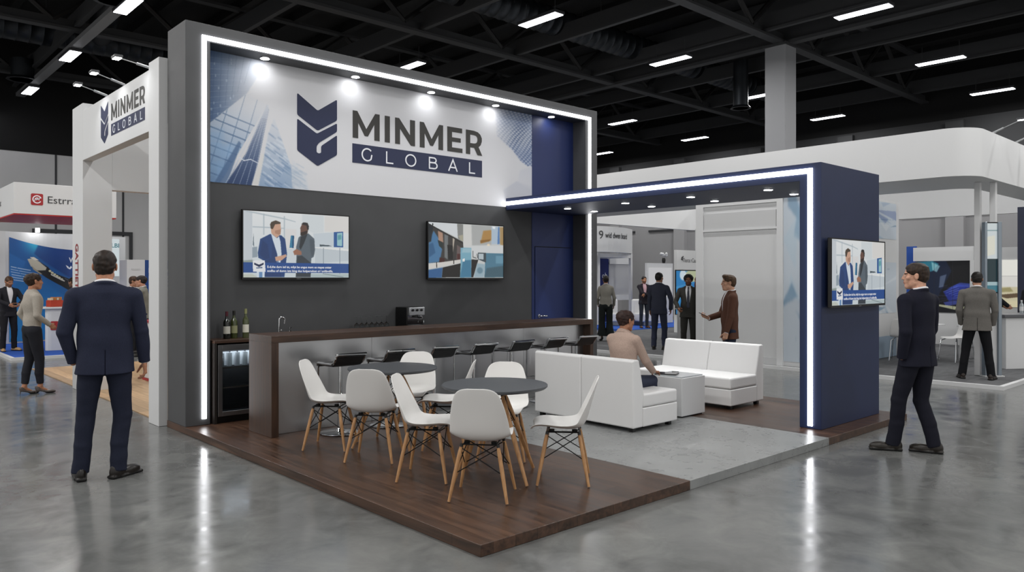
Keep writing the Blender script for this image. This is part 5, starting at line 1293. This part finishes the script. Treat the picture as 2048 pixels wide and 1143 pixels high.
m.add([(x, y, z) for z in (CZ0, CZ1) for x, y in out] + [(x, y, z) for z in (CZ0, CZ1) for x, y in inn],
      [(i, (i + 1) % n, n + (i + 1) % n, n + i) for i in range(n)] + [(2 * n + (i + 1) % n, 2 * n + i, 3 * n + i, 3 * n + (i + 1) % n) for i in range(n)] + [((i + 1) % n, i, 2 * n + i, 2 * n + (i + 1) % n) for i in range(n)] + [(n + i, n + (i + 1) % n, 3 * n + (i + 1) % n, 3 * n + i) for i in range(n)])
obj('ring', m, whitep, cn, True, True, angle=30)
for x, y in ((14.45, 4.17), (14.62, 3.99)): obj('post', MB().box((x - .045, y - .045, .061), (x + .045, y + .045, CZ0 - .001)), wpan, cn, True, bevel=.006)
for x, y in ((21.2, 14.2), (13.9, 14.3)): obj('post', MB().box((x - .06, y - .06, .061), (x + .06, y + .06, CZ0 - .001)), wpan, cn, True)
arm_light((14.4, 3.95, 4.085), (14.54, 3.55, 4.28), 'slim arm spotlight on top of the white canopy at the right edge', 'arm spotlights on the canopy')
arm_light((15.7, 3.95, 4.085), (15.85, 3.55, 4.28), 'slim arm spotlight cut off by the right edge above the canopy', 'arm spotlights on the canopy')
# store room with printed wall
sr = thing('store_room', 'white store room box under the canopy behind the man in brown', 'store room', (15, 7.6, .06))
obj('wall', MB().box((13.32, 6.4, .061), (17.0, 8.95, CZ0 - .002)), wpan, sr, True)
m = MB(); m.box((13.29, 8.78, .061), (13.32, 8.95, CZ0 - .002)); m.box((13.29, 7.18, 3.12), (13.32, 8.78, CZ0 - .002)); m.box((13.29, 7.06, .061), (13.32, 7.18, CZ0 - .002)); m.box((13.29, 7.18, 2.62), (13.32, 8.78, 2.66)); obj('wall_frame', m, whitep, sr, True)
obj('skirting', MB().box((13.305, 7.18, .061), (13.319, 8.78, .2)), wpan2, sr, True)
obj('header_panel', MB().box((13.30, 7.2, 2.66), (13.32, 8.76, 2.98)), wpan2, sr, True)
def shards(seed, w, h):
    c = Canvas(w, h, 'c6d0da'); rs = np.random.RandomState(seed)
    for i in range(16):
        x, y = rs.rand(2); p = [(x + rs.randn() * .25, y + rs.randn() * .16) for _ in range(3)]
        c.poly(p, ['5d86a8', '8fb0c8', 'b9cddb', '3f6d94', '93a9c2', 'dfe5ea', '6c7fb0'][rs.randint(7)], .55, 2)
    return c
picture('print', shards(3, 50, 100), flat((13.316, 7.055, 3.2), (0, -.65, 0), (0, 0, -3.05)), poster, sr)
picture('print', shards(8, 120, 100), flat((14.6, 6.394, 3.25), (2.25, 0, 0), (0, 0, -.75)), poster, sr)
picture('print', shards(21, 120, 90), flat((14.6, 6.394, 2.02), (2.25, 0, 0), (0, 0, -1.05)), poster, sr)
obj('print', MB().box((14.6, 6.39, .062), (16.85, 6.398, .5)), mat('print_blue_grey', '9fb3c6', .5), sr, True)
# video wall behind
vw = thing('video_wall', 'dark video wall with a blue car picture in a white and blue surround', 'video wall', (20.6, 7.2, .06))
X = 20.6
obj('blue_panel', MB().box((X, 7.350, .061), (X + .1, 7.566, 2.5)), mat('panel_blue', '2350a6', .5), vw, True)
obj('header', MB().box((X - .12, 6.008, 2.12), (X + .1, 7.362, 2.46)), wpan, vw, True); obj('side_panel', MB().box((X - .12, 5.976, .061), (X + .1, 6.083, 2.12)), wpan, vw, True); obj('lower_panel', MB().box((X, 6.083, .061), (X + .1, 7.350, .85)), wpan, vw, True)
cv = Canvas(150, 110, '05060c', 2)
cv.poly([(0, 0), (.55, 0), (.65, .2), (.45, .6), (.3, .9), (0, .6)], '0d1a33', 1, 4); cv.poly([(.0, .02), (.3, .0), (.42, .06), (.3, .2), (.1, .25)], '2f7f93', .9, 2); cv.poly([(.28, .02), (.44, .1), (.38, .22), (.3, .18)], '9fd3da', .7, 2); cv.poly([(.44, .3), (.56, .26), (.5, .5), (.42, .52)], '5e6b86', .8, 2)
cv.poly([(.5, .6), (.75, .45), (1, .5), (1, .7), (.6, .78)], '1f2f8c', .9, 3); cv.poly([(.55, .55), (.8, .42), (1, .44), (1, .5), (.8, .5)], '3f55c0', .7, 2); cv.poly([(.5, .8), (1, .72), (1, .78), (.55, .88)], '5161c9', .6, 2); cv.poly([(.4, .84), (.75, .88), (1, .86), (1, .9), (.7, .94), (.42, .88)], 'c9cba6', .8, 1)
for i in range(8): cv.line(.5 + .05 * i, .6 + .02 * i, .75 + .03 * i, .5 + .03 * i, .004, '7d8fe0', .5, 1)
for i in range(18): x_, y_ = .35 + .6 * NR.rand(), .42 + .4 * NR.rand(); cv.line(x_, y_, x_ + .16, y_ - .05 + .06 * NR.rand(), .0035, ['5566c0', '2c3fb0', '8f98c8'][i % 3], .4, 2)
for xx in (.33, .67): cv.line(xx, 0, xx, 1, .002, '1b1d28', .9)
picture('screen', cv, flat((X - .02, 7.315, 2.12), (0, 6.083 - 7.315, 0), (0, 0, -1.27)), scr, vw)
tt = thing('display_totem', 'slim silver totem with a tall screen between the two canopy posts', 'totem', (14.56, 4.06, .06))
cxy = np.array((14.53, 4.08)); du = np.array((.737, -.676)); dn = np.array((-.676, -.737))
def tb_(a0, a1, z0, z1, d0, d1): 
    m = MB(); q = [(*(cxy + du * a + dn * d), z) for z in (z0, z1) for a, d in ((a0, d0), (a1, d0), (a1, d1), (a0, d1))]
    return m.add(q, [(3, 2, 1, 0), (4, 5, 6, 7), (0, 1, 5, 4), (1, 2, 6, 5), (2, 3, 7, 6), (3, 0, 4, 7)])
silv = mat('totem_silver', '8d97a0', .3, .8)
obj('side_rail', tb_(-.13, -.09, .08, 2.62, .10, .20), silv, tt, True, bevel=.008); obj('side_rail', tb_(.09, .15, .08, 2.62, .10, .20), silv, tt, True, bevel=.008)
obj('lower_panel', tb_(-.09, .09, .08, 1.44, .12, .16), wpan, tt, True); obj('foot', tb_(-.15, .17, .061, .08, .09, .24), wpan, tt, True)
cv = Canvas(30, 120, 'd9e2e4'); cv.rect(0, .52, 1, 1, '123037'); cv.rect(0, .85, 1, .9, 'a9c4c9'); cv.rect(0, .9, 1, 1, '3f7c8c'); cv.rect(0, .1, 1, .12, '8fa9ad'); cv.poly([(.1, .2), (.8, .18), (.8, .45), (.1, .48)], 'f0ecd6', .7, 1)
o_ = cxy - du * .09 + dn * .162
picture('screen', cv, lambda s, t: (o_[0] + du[0] * .18 * s, o_[1] + du[1] * .18 * s, 2.6 - 1.14 * t), scr, tt); obj('screen_back', tb_(-.09, .09, 1.44, 2.62, .12, .16), blackp, tt, True)
# far right: lit wall with picture, counters
lw = thing('lit_display_wall', 'white display wall with a lit desert picture at the right edge', 'display wall', (20.8, 4.8, .06))
y0, y1 = 4.312, 5.618
obj('wall', MB().box((X + .02, y0, .061), (X + .15, y1, 2.42)), wpan, lw, True)
obj('light_box', MB().box((X, y0, 1.75), (X + .02, 5.597, 2.12)), emat('lightbox_white', 'f3f2ea', 1.0), lw, True)
cv = Canvas(120, 60, 'eae8e2', 2); cv.rect(0, .35, 1, 1, 'd8cfae', 1, 2); cv.poly([(0, .62), (.6, .5), (1, .42), (1, .52), (.2, .72)], '5a4632', .9, 1); cv.poly([(.05, .4), (.25, .36), (.3, .5), (.08, .52)], '9a9160', .8, 2); cv.poly([(.42, .75), (.55, .45), (.68, .7), (.6, .95)], 'a6431e', .9, 2); cv.poly([(.45, .3), (.7, .2), (.75, .45), (.5, .5)], '5c6b34', .8, 3); cv.rect(0, .8, .5, 1, 'e3d9b4', .8, 2)
picture('screen', cv, flat((X - .002, 5.597, 1.74), (0, y0 - 5.597, 0), (0, 0, -.72)), scr, lw)
obj('dark_post', MB().box((X - .6, 4.600, .061), (X - .45, 4.981, 3.29)), mat('post_navy', '2e3348', .5), lw, True)
k1 = thing('welcome_counter', 'white counter with a dark top at the right edge of the picture', 'counter', (16.3, 4.0, .06))
obj('body', MB().prism([(15.75, 4.10), (16.5, 3.66), (16.8, 4.16), (16.05, 4.60)], lambda u, v, q: (u, v, (.061, .98)[q])), wpan, k1, True, bevel=.005); obj('top', MB().prism([(15.68, 4.10), (16.52, 3.60), (16.88, 4.16), (16.05, 4.66)], lambda u, v, q: (u, v, (.981, 1.04)[q])), mat('counter_top_grey', '55565a', .4), k1, True, bevel=.008)
wbt = thing('water_bottle', 'small clear water bottle with white label on the dark topped counter', 'bottle', (16.4, 4.02, 1.041))
obj('body', MB().lathe([(.0001, 0), (.032, 0), (.034, .1), (.034, .16), (.014, .2), (.014, .235), (.0001, .235)], (0, 0, 0), 16), mat('water_clear', 'dde6ea', .05, trans=.6), wbt, smooth=True); obj('paper_label', MB().lathe([(.0346, .05), (.0346, .13)], (0, 0, 0), 16), whitep, wbt, smooth=True); obj('cap', MB().lathe([(.016, .222), (.016, .245), (.0001, .245)], (0, 0, 0), 12), whitep, wbt, smooth=True)
pt = thing('side_table', 'low white table with a green plant between totem and counter', 'table', (18.0, 5.0, .06))
obj('top', MB().box((17.2, 4.75, .70), (18.3, 5.35, .74)), whitep, pt, True, bevel=.005)
for x in (17.26, 18.24):
    for y in (4.81, 5.29): obj('leg', MB().box((x - .02, y - .02, .061), (x + .02, y + .02, .70)), whitep, pt, True)
pp = thing('potted_plant', 'small green plant in a white pot on the low white table', 'plant', (17.6, 5.0, .741))
obj('pot', MB().lathe([(.0001, 0), (.06, 0), (.08, .12), (.07, .12), (.0001, .1)], (0, 0, 0), 18), whitep, pp, smooth=True)
m = MB()
for i in range(26):
    a, r_, h_ = NR.rand() * 6.28, .05 + .12 * NR.rand(), .12 + .2 * NR.rand(); c_ = np.array((math.cos(a), math.sin(a), 0)); s_ = np.array((-c_[1], c_[0], 0)); p0 = np.array((0, 0, .1)); p1 = c_ * r_ * .6 + [0, 0, h_]; p2 = c_ * r_ * 1.3 + [0, 0, h_ * .85]
    m.add([p0, p1 + s_ * .02, p2, p1 - s_ * .02], [(0, 1, 2, 3)])
obj('leaves', m, mat('leaf_green', '3f6b2f', .5), pp)
# visitor chairs and little table under the printed wall
def visitor_chair(lab):
    t = thing('visitor_chair', lab, 'chair', (0, 0, 0), 0, 'white visitor chairs under the canopy')
    prof = [(.22, .44, .2), (.15, .455, .22), (0, .445, .225), (-.15, .45, .22), (-.2, .5, .215), (-.24, .65, .2), (-.27, .78, .17), (-.28, .82, .12)]
    vs = [(w * q, y, z + .02 * q * q) for y, z, w in prof for q in (-1, -.6, 0, .6, 1)]
    o = obj('seat_shell', MB().add(vs, [(i * 5 + j, i * 5 + j + 1, i * 5 + j + 6, i * 5 + j + 5) for i in range(7) for j in range(4)]), shellm, t, smooth=True, angle=180); s = o.modifiers.new('t', 'SOLIDIFY'); s.thickness = .01; s2 = o.modifiers.new('s', 'SUBSURF'); s2.levels = 1; s2.render_levels = 1
    for sx in (-1, 1):
        for sy in (-1, 1): obj('leg', MB().tube([(sx * .14, sy * .12, .44), (sx * .19, sy * .19, .40), (sx * .22, sy * .23, 0)], .010, 8), chrome, t, smooth=True)
    return t
v0 = visitor_chair('white chair with chrome legs just right of the navy portal column'); v0.location = (16.0, 5.95, .061); v0.rotation_euler = (0, 0, R(-75))
dup(v0, (16.55, 5.15, .061), R(60), 'white chair with chrome legs half hidden behind the man watching at the right')
dup(v0, (18.0, 6.75, .061), R(-160), 'white chair with chrome legs seen farthest back by the blue panel')
vt = thing('cafe_table', 'small round white table beside the chrome legged chair', 'table', (16.75, 5.75, .061))
obj('top', MB().lathe([(.0001, .68), (.32, .68), (.32, .70), (.0001, .70)], (0, 0, 0), 32), whitep, vt, smooth=True, angle=30); obj('column', MB().tube([(0, 0, .02), (0, 0, .68)], .025, 12), chrome, vt, smooth=True); obj('foot', MB().lathe([(.0001, 0), (.22, 0), (.2, .015), (.0001, .02)], (0, 0, 0), 28), chrome, vt, smooth=True)

# ================================================================== stands seen through the portal
h1 = thing('board_stand', 'white stand with a lettered header board and dark blue panel beside the frame edge', 'exhibition stand', (21.2, 18.5, 0))
m = MB(); nn = 14
for i in range(nn):
    x0, x1 = 19.2 + 3.4 * i / nn, 19.2 + 3.4 * (i + 1) / nn; yy = lambda x: 18.0 - .5 * math.sin(PI * (x - 19.2) / 3.4)
    q = [(x, yy(x) + d_, z) for x in (x0, x1) for d_ in (0, .25) for z in (2.62, 3.52)]
    m.add(q, [(0, 4, 5, 1), (2, 3, 7, 6), (1, 5, 7, 3), (0, 2, 6, 4)])
obj('header_board', m, wpan, h1, True, True, angle=30)
dk = mat('lettering_dark', '3a3a3c', .5)
text_mesh('lettering', '9', .3, (20.22, 17.50, 3.08), (1, -.1, 0), (0, 0, 1), dk, h1, lift=.02); text_mesh('lettering', 'wid dwen board', .2, (20.5, 17.49, 3.12), (1, .13, 0), (0, 0, 1), dk, h1, width=1.4, bold=.015, lift=.03)
for o_t in [c for c in h1.children if c.name.startswith('lettering')]:
    for v_ in o_t.data.vertices: v_.co.y = yy(v_.co.x + 21.2) - .012 - 18.5
for x in (20.72, 22.56): obj('post', MB().box((x - .05, 18.0, 0), (x + .05, 18.1, 2.62)), wpan, h1, True)
m = MB(); m.prism([(19.2, 18.2), (22.5, 18.0), (22.3, 18.8), (19.2, 19.2)], lambda u, v, q: (u, v, (2.45, 2.6)[q])); obj('soffit_fin', m, whitep, h1, True)
obj('blue_panel', MB().box((21.3, 18.9, .06), (22.3, 19.0, 2.44)), mat('panel_deep_blue', '1a2766', .5), h1, True); obj('frame_panel', MB().box((22.3, 18.88, .95), (23.6, 18.92, 2.3)), mat('panel_grey', 'b4b5b8', .5), h1, True)
obj('frame_rail', MB().box((22.3, 18.85, .86), (23.6, 18.95, 1.05)), wpan, h1, True); obj('frame_rail', MB().box((22.3, 18.85, 2.24), (23.6, 18.96, 2.62)), wpan, h1, True)
text_mesh('lettering', 'ob', .22, (21.9, 18.89, 1.7), (1, 0, 0), (0, 0, 1), mat('lettering_white', 'e6e8ec', .5), h1)
obj('blue_step', MB().box((20.0, 18.2, 0), (22.5, 18.9, .05)), mat('carpet_blue', '1c4fa8', .9), h1, True)
def lounge(x, y, rz, lab):
    t = thing('lounge_chair', lab, 'armchair', (x, y, .061), rz)
    obj('seat', MB().box((-.36, -.35, .12), (.36, .35, .42)), leather, t, bevel=.05, seg=3); obj('backrest', MB().box((-.36, .25, .35), (.36, .42, .9)), leather, t, bevel=.07, seg=3); obj('base', MB().box((-.3, -.3, 0), (.3, .3, .12)), satin, t)
lounge(20.9, 17.2, .2, 'white lounge chair behind the woman in wide trousers'); lounge(21.6, 16.6, -.3, 'white lounge chair left of the man in pink shirt')
bc2 = thing('blue_carpet', 'bright blue carpet strip under the man in the pink shirt', 'carpet', (21, 15.9, 0)); obj('pile', MB().box((19.2, 15.42, .001), (25, 17.9, .05)), mat('carpet_blue', '1c4fa8', .9), bc2, True)
lp = thing('lit_panel', 'tall white lit wall panel behind the man in the navy suit', 'panel', (22.9, 17.05, .05))
obj('frame', MB().box((22.2, 17.0, .051), (23.75, 17.1, 2.25)), wpan, lp, True); obj('light_box', MB().box((22.28, 16.985, 1.0), (23.65, 16.999, 2.08)), emat('lightbox_soft', 'e9e9ec', .75), lp, True)
sp = thing('sign_panel', 'tall white sign panel with a blue picture screen under the lettering', 'sign panel', (20.0, 13.7, .06))
obj('panel', MB().box((19.2, 13.6, .061), (20.55, 13.7, 2.55)), wpan, sp, True)
text_mesh('lettering', 'Therce rCausats', .14, (19.5, 13.598, 2.18), (1, 0, 0), (0, 0, 1), dk, sp, width=.9)
m = MB(); m.tube([(19.42, 13.595, 2.26), (19.52, 13.595, 2.36)], .02, 6); m.tube([(19.44, 13.595, 2.34), (19.5, 13.595, 2.24)], .015, 6); obj('logo_mark', m, dk, sp, True)
cv = Canvas(90, 90, '2e82c0'); 
for i in range(14): a = NR.rand() * 6.28; cv.poly([(.45, .3), (.45 + 1.2 * math.cos(a), .3 + 1.2 * math.sin(a)), (.45 + 1.2 * math.cos(a + .12), .3 + 1.2 * math.sin(a + .12))], ['9fd0ea', '1d5f9f', '5fa9d6'][i % 3], .5, 2)
cv.ell(.6, .12, .3, .14, 'c9c89a', .9, 4); cv.ell(.25, .1, .12, .12, 'e6eef3', .9, 3); cv.poly([(.35, .9), (.5, .66), (.8, .6), (.9, .9)], 'e9edf0', .8, 3)
picture('screen', cv, flat((19.15, 13.585, 1.92), (1.42, 0, 0), (0, 0, -1.3)), scr, sp)
obj('screen_edge', MB().box((19.1, 13.588, .6), (20.6, 13.599, 1.95)), blackp, sp, True)
vs_ = thing('flower_vase', 'dark vase of white flowers on top of the lit panel', 'vase', (23.25, 17.05, 2.251))
obj('vase', MB().lathe([(.0001, 0), (.05, 0), (.07, .12), (.05, .2), (.0001, .2)], (0, 0, 0), 16), blackp, vs_, smooth=True)
m = MB()
for i in range(9): a = NR.rand() * 6.28; m.lathe([(.0001, -.05), (.045, -.02), (.05, .02), (.0001, .05)], (.1 * math.cos(a), .1 * math.sin(a), .27 + .1 * NR.rand()), 8)
obj('blossom', m, whitep, vs_, smooth=True)
dc = thing('demo_counter', 'white demonstration counter between the two suited men', 'counter', (14.8, 10.0, .06))
obj('body', MB().box((14.55, 9.6, .061), (15.05, 10.3, .98)), wpan, dc, True, bevel=.01); obj('top', MB().box((14.52, 9.57, .981), (15.08, 10.33, 1.01)), whitep, dc, True, bevel=.005)
br_ = thing('brochure_stand', 'small white brochure holder standing on the demonstration counter', 'brochure stand', (14.72, 10.15, 1.011)); obj('holder', MB().box((-.1, -.02, 0), (.1, .02, .3)), whitep, br_, bevel=.004); obj('brochure', MB().box((-.085, -.028, .04), (.085, -.021, .27)), mat('brochure_blue', '5b93c4', .4), br_)
# ================================================================== people
D2 = R
person('man in a navy suit seen from behind, standing alone left of the grey frame', (1.82, 7.07, 0), D2(76), 1.90, skin='b98468', hair='211812', topcol='272b3c', legcol='222635', wide=1.1,
       wristR=(.285, .06, .84), elbR=(.6, -.9, 0), wristL=(-.215, .06, .90), elbL=(-1, -.6, 0), handL='pocket', footL=(-.165, .02, .12), footR=(.095, -.02, -.85), head=(-.12, 0, 0), suit_back=True, res=.0055, curl=.55, wr=.0045, seed=1)
person('man in a dark navy suit standing at the right, looking left with hand in pocket', (7.90, 2.80, 0), D2(74), 1.83, skin='cb9c84', hair='2a1e16', topcol='1d1e2a', legcol='1c1d27', wide=1.04,
       wristL=(-.205, .01, .885), elbL=(-.7, -1, 0), handL='pocket', wristR=(.23, .12, .89), elbR=(1, -.7, 0), handR='pocket', footL=(-.14, .15, .75), footR=(.10, -.09, .5), head=(.62, 0, 0), suit_back=True, res=.0055, shoe='221d18', wr=.0045, seed=2)
person('woman in a grey blouse and dark slim trousers and heels walking right', (2.36, 12.93, 0), D2(8), 1.70, skin='b58063', hair='2f2118', style='updo', top='blouse', topcol='a69f95', legcol='25262c', legs='slim', female=True, shoe='5a514d',
       wristR=(.15, .19, 1.04), elbR=(.5, -1, -.2), wristL=(-.22, .06, .99), elbL=(-.5, -1, .1), footL=(-.05, -.08, .05), footR=(.05, .10, -.1), ankL=.135, ankR=.135, heel=True, res=.0075, seed=3, lean=.03)
person('man in dark suit and white shirt looking at his hands, far left edge', (3.25, 20.3, .06), D2(285), 1.66, skin='a8775c', hair='4a3527', topcol='2b2b30', legcol='222226', shoe='b08d63', vopen=1.5,
       wristL=(-.10, .30, 1.10), elbL=(-1, -.3, -.2), wristR=(.12, .30, 1.10), elbR=(1, -.3, -.2), head=(0, .35, 0), res=.01, beard=None, stub=True, footL=(-.13, 0, .3), footR=(.13, .02, -.3))
person('man in a blue shirt leaning on the white promotion counter at the far left', (4.72, 20.74, .06), D2(185), 1.64, skin='b88a70', hair='2b211b', top='shirt', topcol='5f6a92', legcol='2b2d38', wristL=(-.14, .28, 1.08), wristR=(.2, .28, 1.08), lean=.12, head=(-.9, .1, 0), res=.01, stub=True)
person('young man with brown hair facing his companion behind the red topped counter', (5.36, 18.56, 0), D2(-30), 1.72, skin='b5846a', hair='3a281c', top='suit', topcol='3a3432', legcol='2a2a2e', res=.011, wristR=(.1, .28, 1.05), wristL=(-.15, .24, 1.02), head=(-.1, .1, 0))
person('person in a grey cardigan with dark hair leaning towards a companion at the left', (5.32, 17.64, 0), D2(150), 1.73, skin='b98870', hair='1d1614', style='updo', top='suit', topcol='7e7d74', legcol='23284a', vopen=1.8, res=.011, wristL=(-.12, .30, 1.02), wristR=(.1, .30, 1.02), head=(0, .12, .15), lean=.08)
person('man in a grey jacket and black trousers seen from behind before the canopy posts', (13.88, 4.02, .061), D2(18), 1.72, skin='b68a72', hair='17120f', topcol='6a6763', legcol='17181b', legs='straight', shoe='241a16', wide=1.1, wristL=(-.225, .08, .89), elbL=(-.8, -.8, 0), handL='pocket', wristR=(.225, .08, .89), elbR=(.8, -.8, 0), handR='pocket', footL=(-.21, 0, .25), footR=(.2, -.02, -.3), suit_back=True, res=.0075, head=(.05, .12, 0), hem=-.14, seed=4)
person('man in a dark suit and yellow shirt in profile right of the silver totem', (18.95, 5.24, .061), D2(-60), 1.72, skin='b98b74', hair='1c1613', topcol='26272a', shirt='d8d27a', vopen=1.5, wristL=(-.12, .30, 1.05), wristR=(.12, .32, 1.05), elbL=(-1, -.5, -.3), elbR=(1, -.5, -.3), res=.010, stub=True)
person('person in black standing at the right edge behind the water bottle', (17.62, 4.12, .061), D2(40), 1.68, skin='9a705a', hair='100d0c', style='long', topcol='15151a', legcol='15151a', res=.012, female=True)
person('woman in a grey jacket and wide black trousers seen from behind by the lettered board', (15.25, 13.02, .061), D2(48), 1.64, skin='8a6048', hair='1b1412', style='updo', top='suit', topcol='8a877f', legcol='1c2020', legs='wide', female=True, hem=-.04, wristL=(-.2, .16, 1.02), wristR=(.24, .14, .98), shoe='121212', ankL=.135, ankR=.135, heel=True, res=.010)
person('smiling man in a dark jacket and pink shirt with folded arms, farthest back', (20.35, 15.72, .051), D2(238), 1.69, skin='b98463', hair='1c1512', topcol='29262c', shirt='c9a5ad', legcol='2c3038', legs='jeans', shoe='5a3a26', vopen=2., wristL=(.08, .26, 1.15), wristR=(-.08, .28, 1.12), elbL=(-1, .1, -.5), elbR=(1, .1, -.5), res=.010, stub=True)
person('man in a navy suit seen from behind beside the white demonstration counter', (14.30, 10.62, .061), D2(22), 1.745, skin='9c7058', hair='15110f', topcol='3a3d4b', legcol='383c4e', wristL=(-.24, .12, .90), elbL=(-1, -.5, 0), wristR=(.24, .14, .92), elbR=(1, -.6, 0), footL=(-.12, 0, .2), footR=(.14, -.02, -.5), suit_back=True, res=.008, seed=6, head=(-.3, 0, 0))
person('smiling man with curly black hair and beard in a dark suit and tie', (13.95, 9.58, .061), D2(212), 1.68, skin='7d543c', hair='15110f', style='afro', topcol='3b3a37', legcol='33322f', tie='2f3340', vopen=1.4, wristL=(-.24, .10, .90), elbL=(-1, -.4, 0), handL='pocket', wristR=(.20, .26, 1.02), elbR=(.8, -1, 0), res=.0075, stub=True, seed=7, belly=.01, curl=.9)
person('woman with dark red hair in black behind the man in the tie', (15.45, 10.34, .061), D2(225), 1.66, skin='b98870', hair='5a1e22', style='long', top='shirt', topcol='1c1e24', legcol='1c1e24', female=True, wristR=(.20, .36, 1.08), wristL=(-.2, .12, .9), res=.011)
rt, wf, arms_ = person('man in a brown jacket looking at a phone, standing before the white wall', (10.25, 6.30, 0), D2(132), 1.72, skin='c99c82', hair='4a3624', style='quiff', topcol='5b3f33', legcol='2c3345', legs='jeans', vopen=1.2,
       wristR=(.04, .31, 1.10), elbR=(.7, -1, -.5), wristL=(-.235, .10, .86), elbL=(-.5, -1, 0), res=.0065, seed=8, hem=-.16, curlL=1.0, curl=.8, handR=((-.2, .9, .35), (-.3, -.3, -1), .8))
ph = thing('phone', 'dark phone in the hand of the man in the brown jacket', 'phone', wf((-.01, .40, 1.155)), D2(132 - 90)); obj('body', MB().box((-.036, -.072, -.004), (.036, .072, .004)), blackp, ph, bevel=.003); ph.rotation_euler = (R(25), 0, D2(42))
bgp = wf((-.25, .14, .70)); bb = thing('hand_bag', 'small dark bag held low by the man in the brown jacket', 'bag', (bgp[0], bgp[1], bgp[2] - .08), D2(42))
obj('body', MB().prism(rnd([(-.10, -.10), (.10, -.10), (.09, .06), (-.09, .06)], .03), lambda u, v, q: (-.025 + .05 * q, u, v)), blackp, bb, bevel=.01); obj('handle', MB().tube([(0, -.06, .06), (0, -.05, .13), (0, .05, .13), (0, .06, .06)], .008, 8), blackp, bb, smooth=True)
person('woman in a beige jacket seated on the near white sofa, seen from behind', (6.66, 5.44, ZP), D2(2), 1.63, skin='a8775c', hair='2c1c17', style='updo', top='suit', topcol='b09a8e', shirt='b09a8e', legcol='363b4b', legs='slim', female=True, hipz=.525, lean=.06, footL=(-.10, .50, .05), footR=(.11, .50, -.05), kneeL=(-.1, .6, 1), kneeR=(.1, .6, 1),
       wristR=(.185, .36, .60), elbR=(.5, -1, -.2), wristL=(-.14, .34, .60), elbL=(-.6, -1, -.2), handR=((.0, 1, -.15), (0, .15, 1), .4), handL=((.2, 1, -.15), (0, .15, 1), .4), hem=-.09, res=.006, head=(-.25, .15, 0), seed=9, wide=1.12)
# ================================================================== light, camera, view
def area(loc, sx, sy, w, col=(1, 1, 1), rot=(0, 0, 0), spread=PI):
    l = bpy.data.lights.new('luminaire_and_fill_light', 'AREA'); l.shape = 'RECTANGLE'; l.size = sx; l.size_y = sy; l.energy = w; l.color = col; l.spread = spread
    o = bpy.data.objects.new('luminaire_and_fill_light', l); C.objects.link(o); o.location = loc; o.rotation_euler = rot; return o
for x, y in AREA: area((x, y, 7.38), .27, 1.15, 150, (1., .985, .96))
for x, y in ((16.65, 22.5), (16.65, 17.3), (21.9, 2.5), (26.6, 2.5), (-1.5, 7), (-1.5, 11), (-1.5, 15), (-1.5, 18.5), (-1.5, 22), (-1.5, 3.5), (-5.5, 9), (-5.5, 14), (-5.5, 19), (11.9, -3), (4.9, -3), (16.65, -3), (-1.5, 0)): area((x, y, 7.38), .27, 1.15, 150, (1., .985, .96))  # unseen lamps without housings; extra left-hand ones added to brighten the white stand
def spot(loc, tgt, w, ang, blend=.6, rad=.03, col=(1, 1, 1)):
    l = bpy.data.lights.new('downlight_beam', 'SPOT'); l.energy = w; l.spot_size = R(ang); l.spot_blend = blend; l.shadow_soft_size = rad; l.color = col
    o = bpy.data.objects.new('downlight_beam', l); C.objects.link(o); o.location = loc
    o.rotation_euler = (Vector(tgt) - Vector(loc)).to_track_quat('-Z', 'Y').to_euler(); return o
for x in (3.94, 5.16, 6.367, 7.563, 8.752): spot((x, 8.555, 4.262), (x, 8.745, 4.0), 4.5, 150, 1., .05)
for x, y in DL2: spot((x, y, QS - .015), (x, y, 0), 30, 80, .7)
for y in (9.6, 10.66, 11.46): spot((2.60, y, 4.21), (2.95, y, 3.75), 7, 110, 1.)
w = bpy.data.worlds.new('World'); bpy.context.scene.world = w; w.use_nodes = True
bgn = w.node_tree.nodes['Background']; bgn.inputs[0].default_value = (1., .985, .965, 1); bgn.inputs[1].default_value = 1.0

cam = bpy.data.cameras.new('camera'); co = bpy.data.objects.new('camera', cam); C.objects.link(co)
a = math.atan2(1666, 1527)
co.location = (0, 0, 1.68); co.rotation_euler = (PI / 2, 0, a - PI / 2)
cam.sensor_width = 36; cam.lens = 36 * 1527 / 2048; cam.shift_y = -(571.5 - 557) / 2048 * 1; cam.clip_end = 200
bpy.context.scene.camera = co
sc_ = bpy.context.scene
sc_.view_settings.view_transform = 'Standard'; sc_.view_settings.look = 'None'; sc_.view_settings.gamma = 1; sc_.view_settings.use_curve_mapping = False
sc_.view_settings.exposure = -0.35
sc_.cycles.use_denoising = True
sc_.cycles.max_bounces = 6; sc_.cycles.sample_clamp_indirect = 6; sc_.cycles.caustics_reflective = False; sc_.cycles.caustics_refractive = False
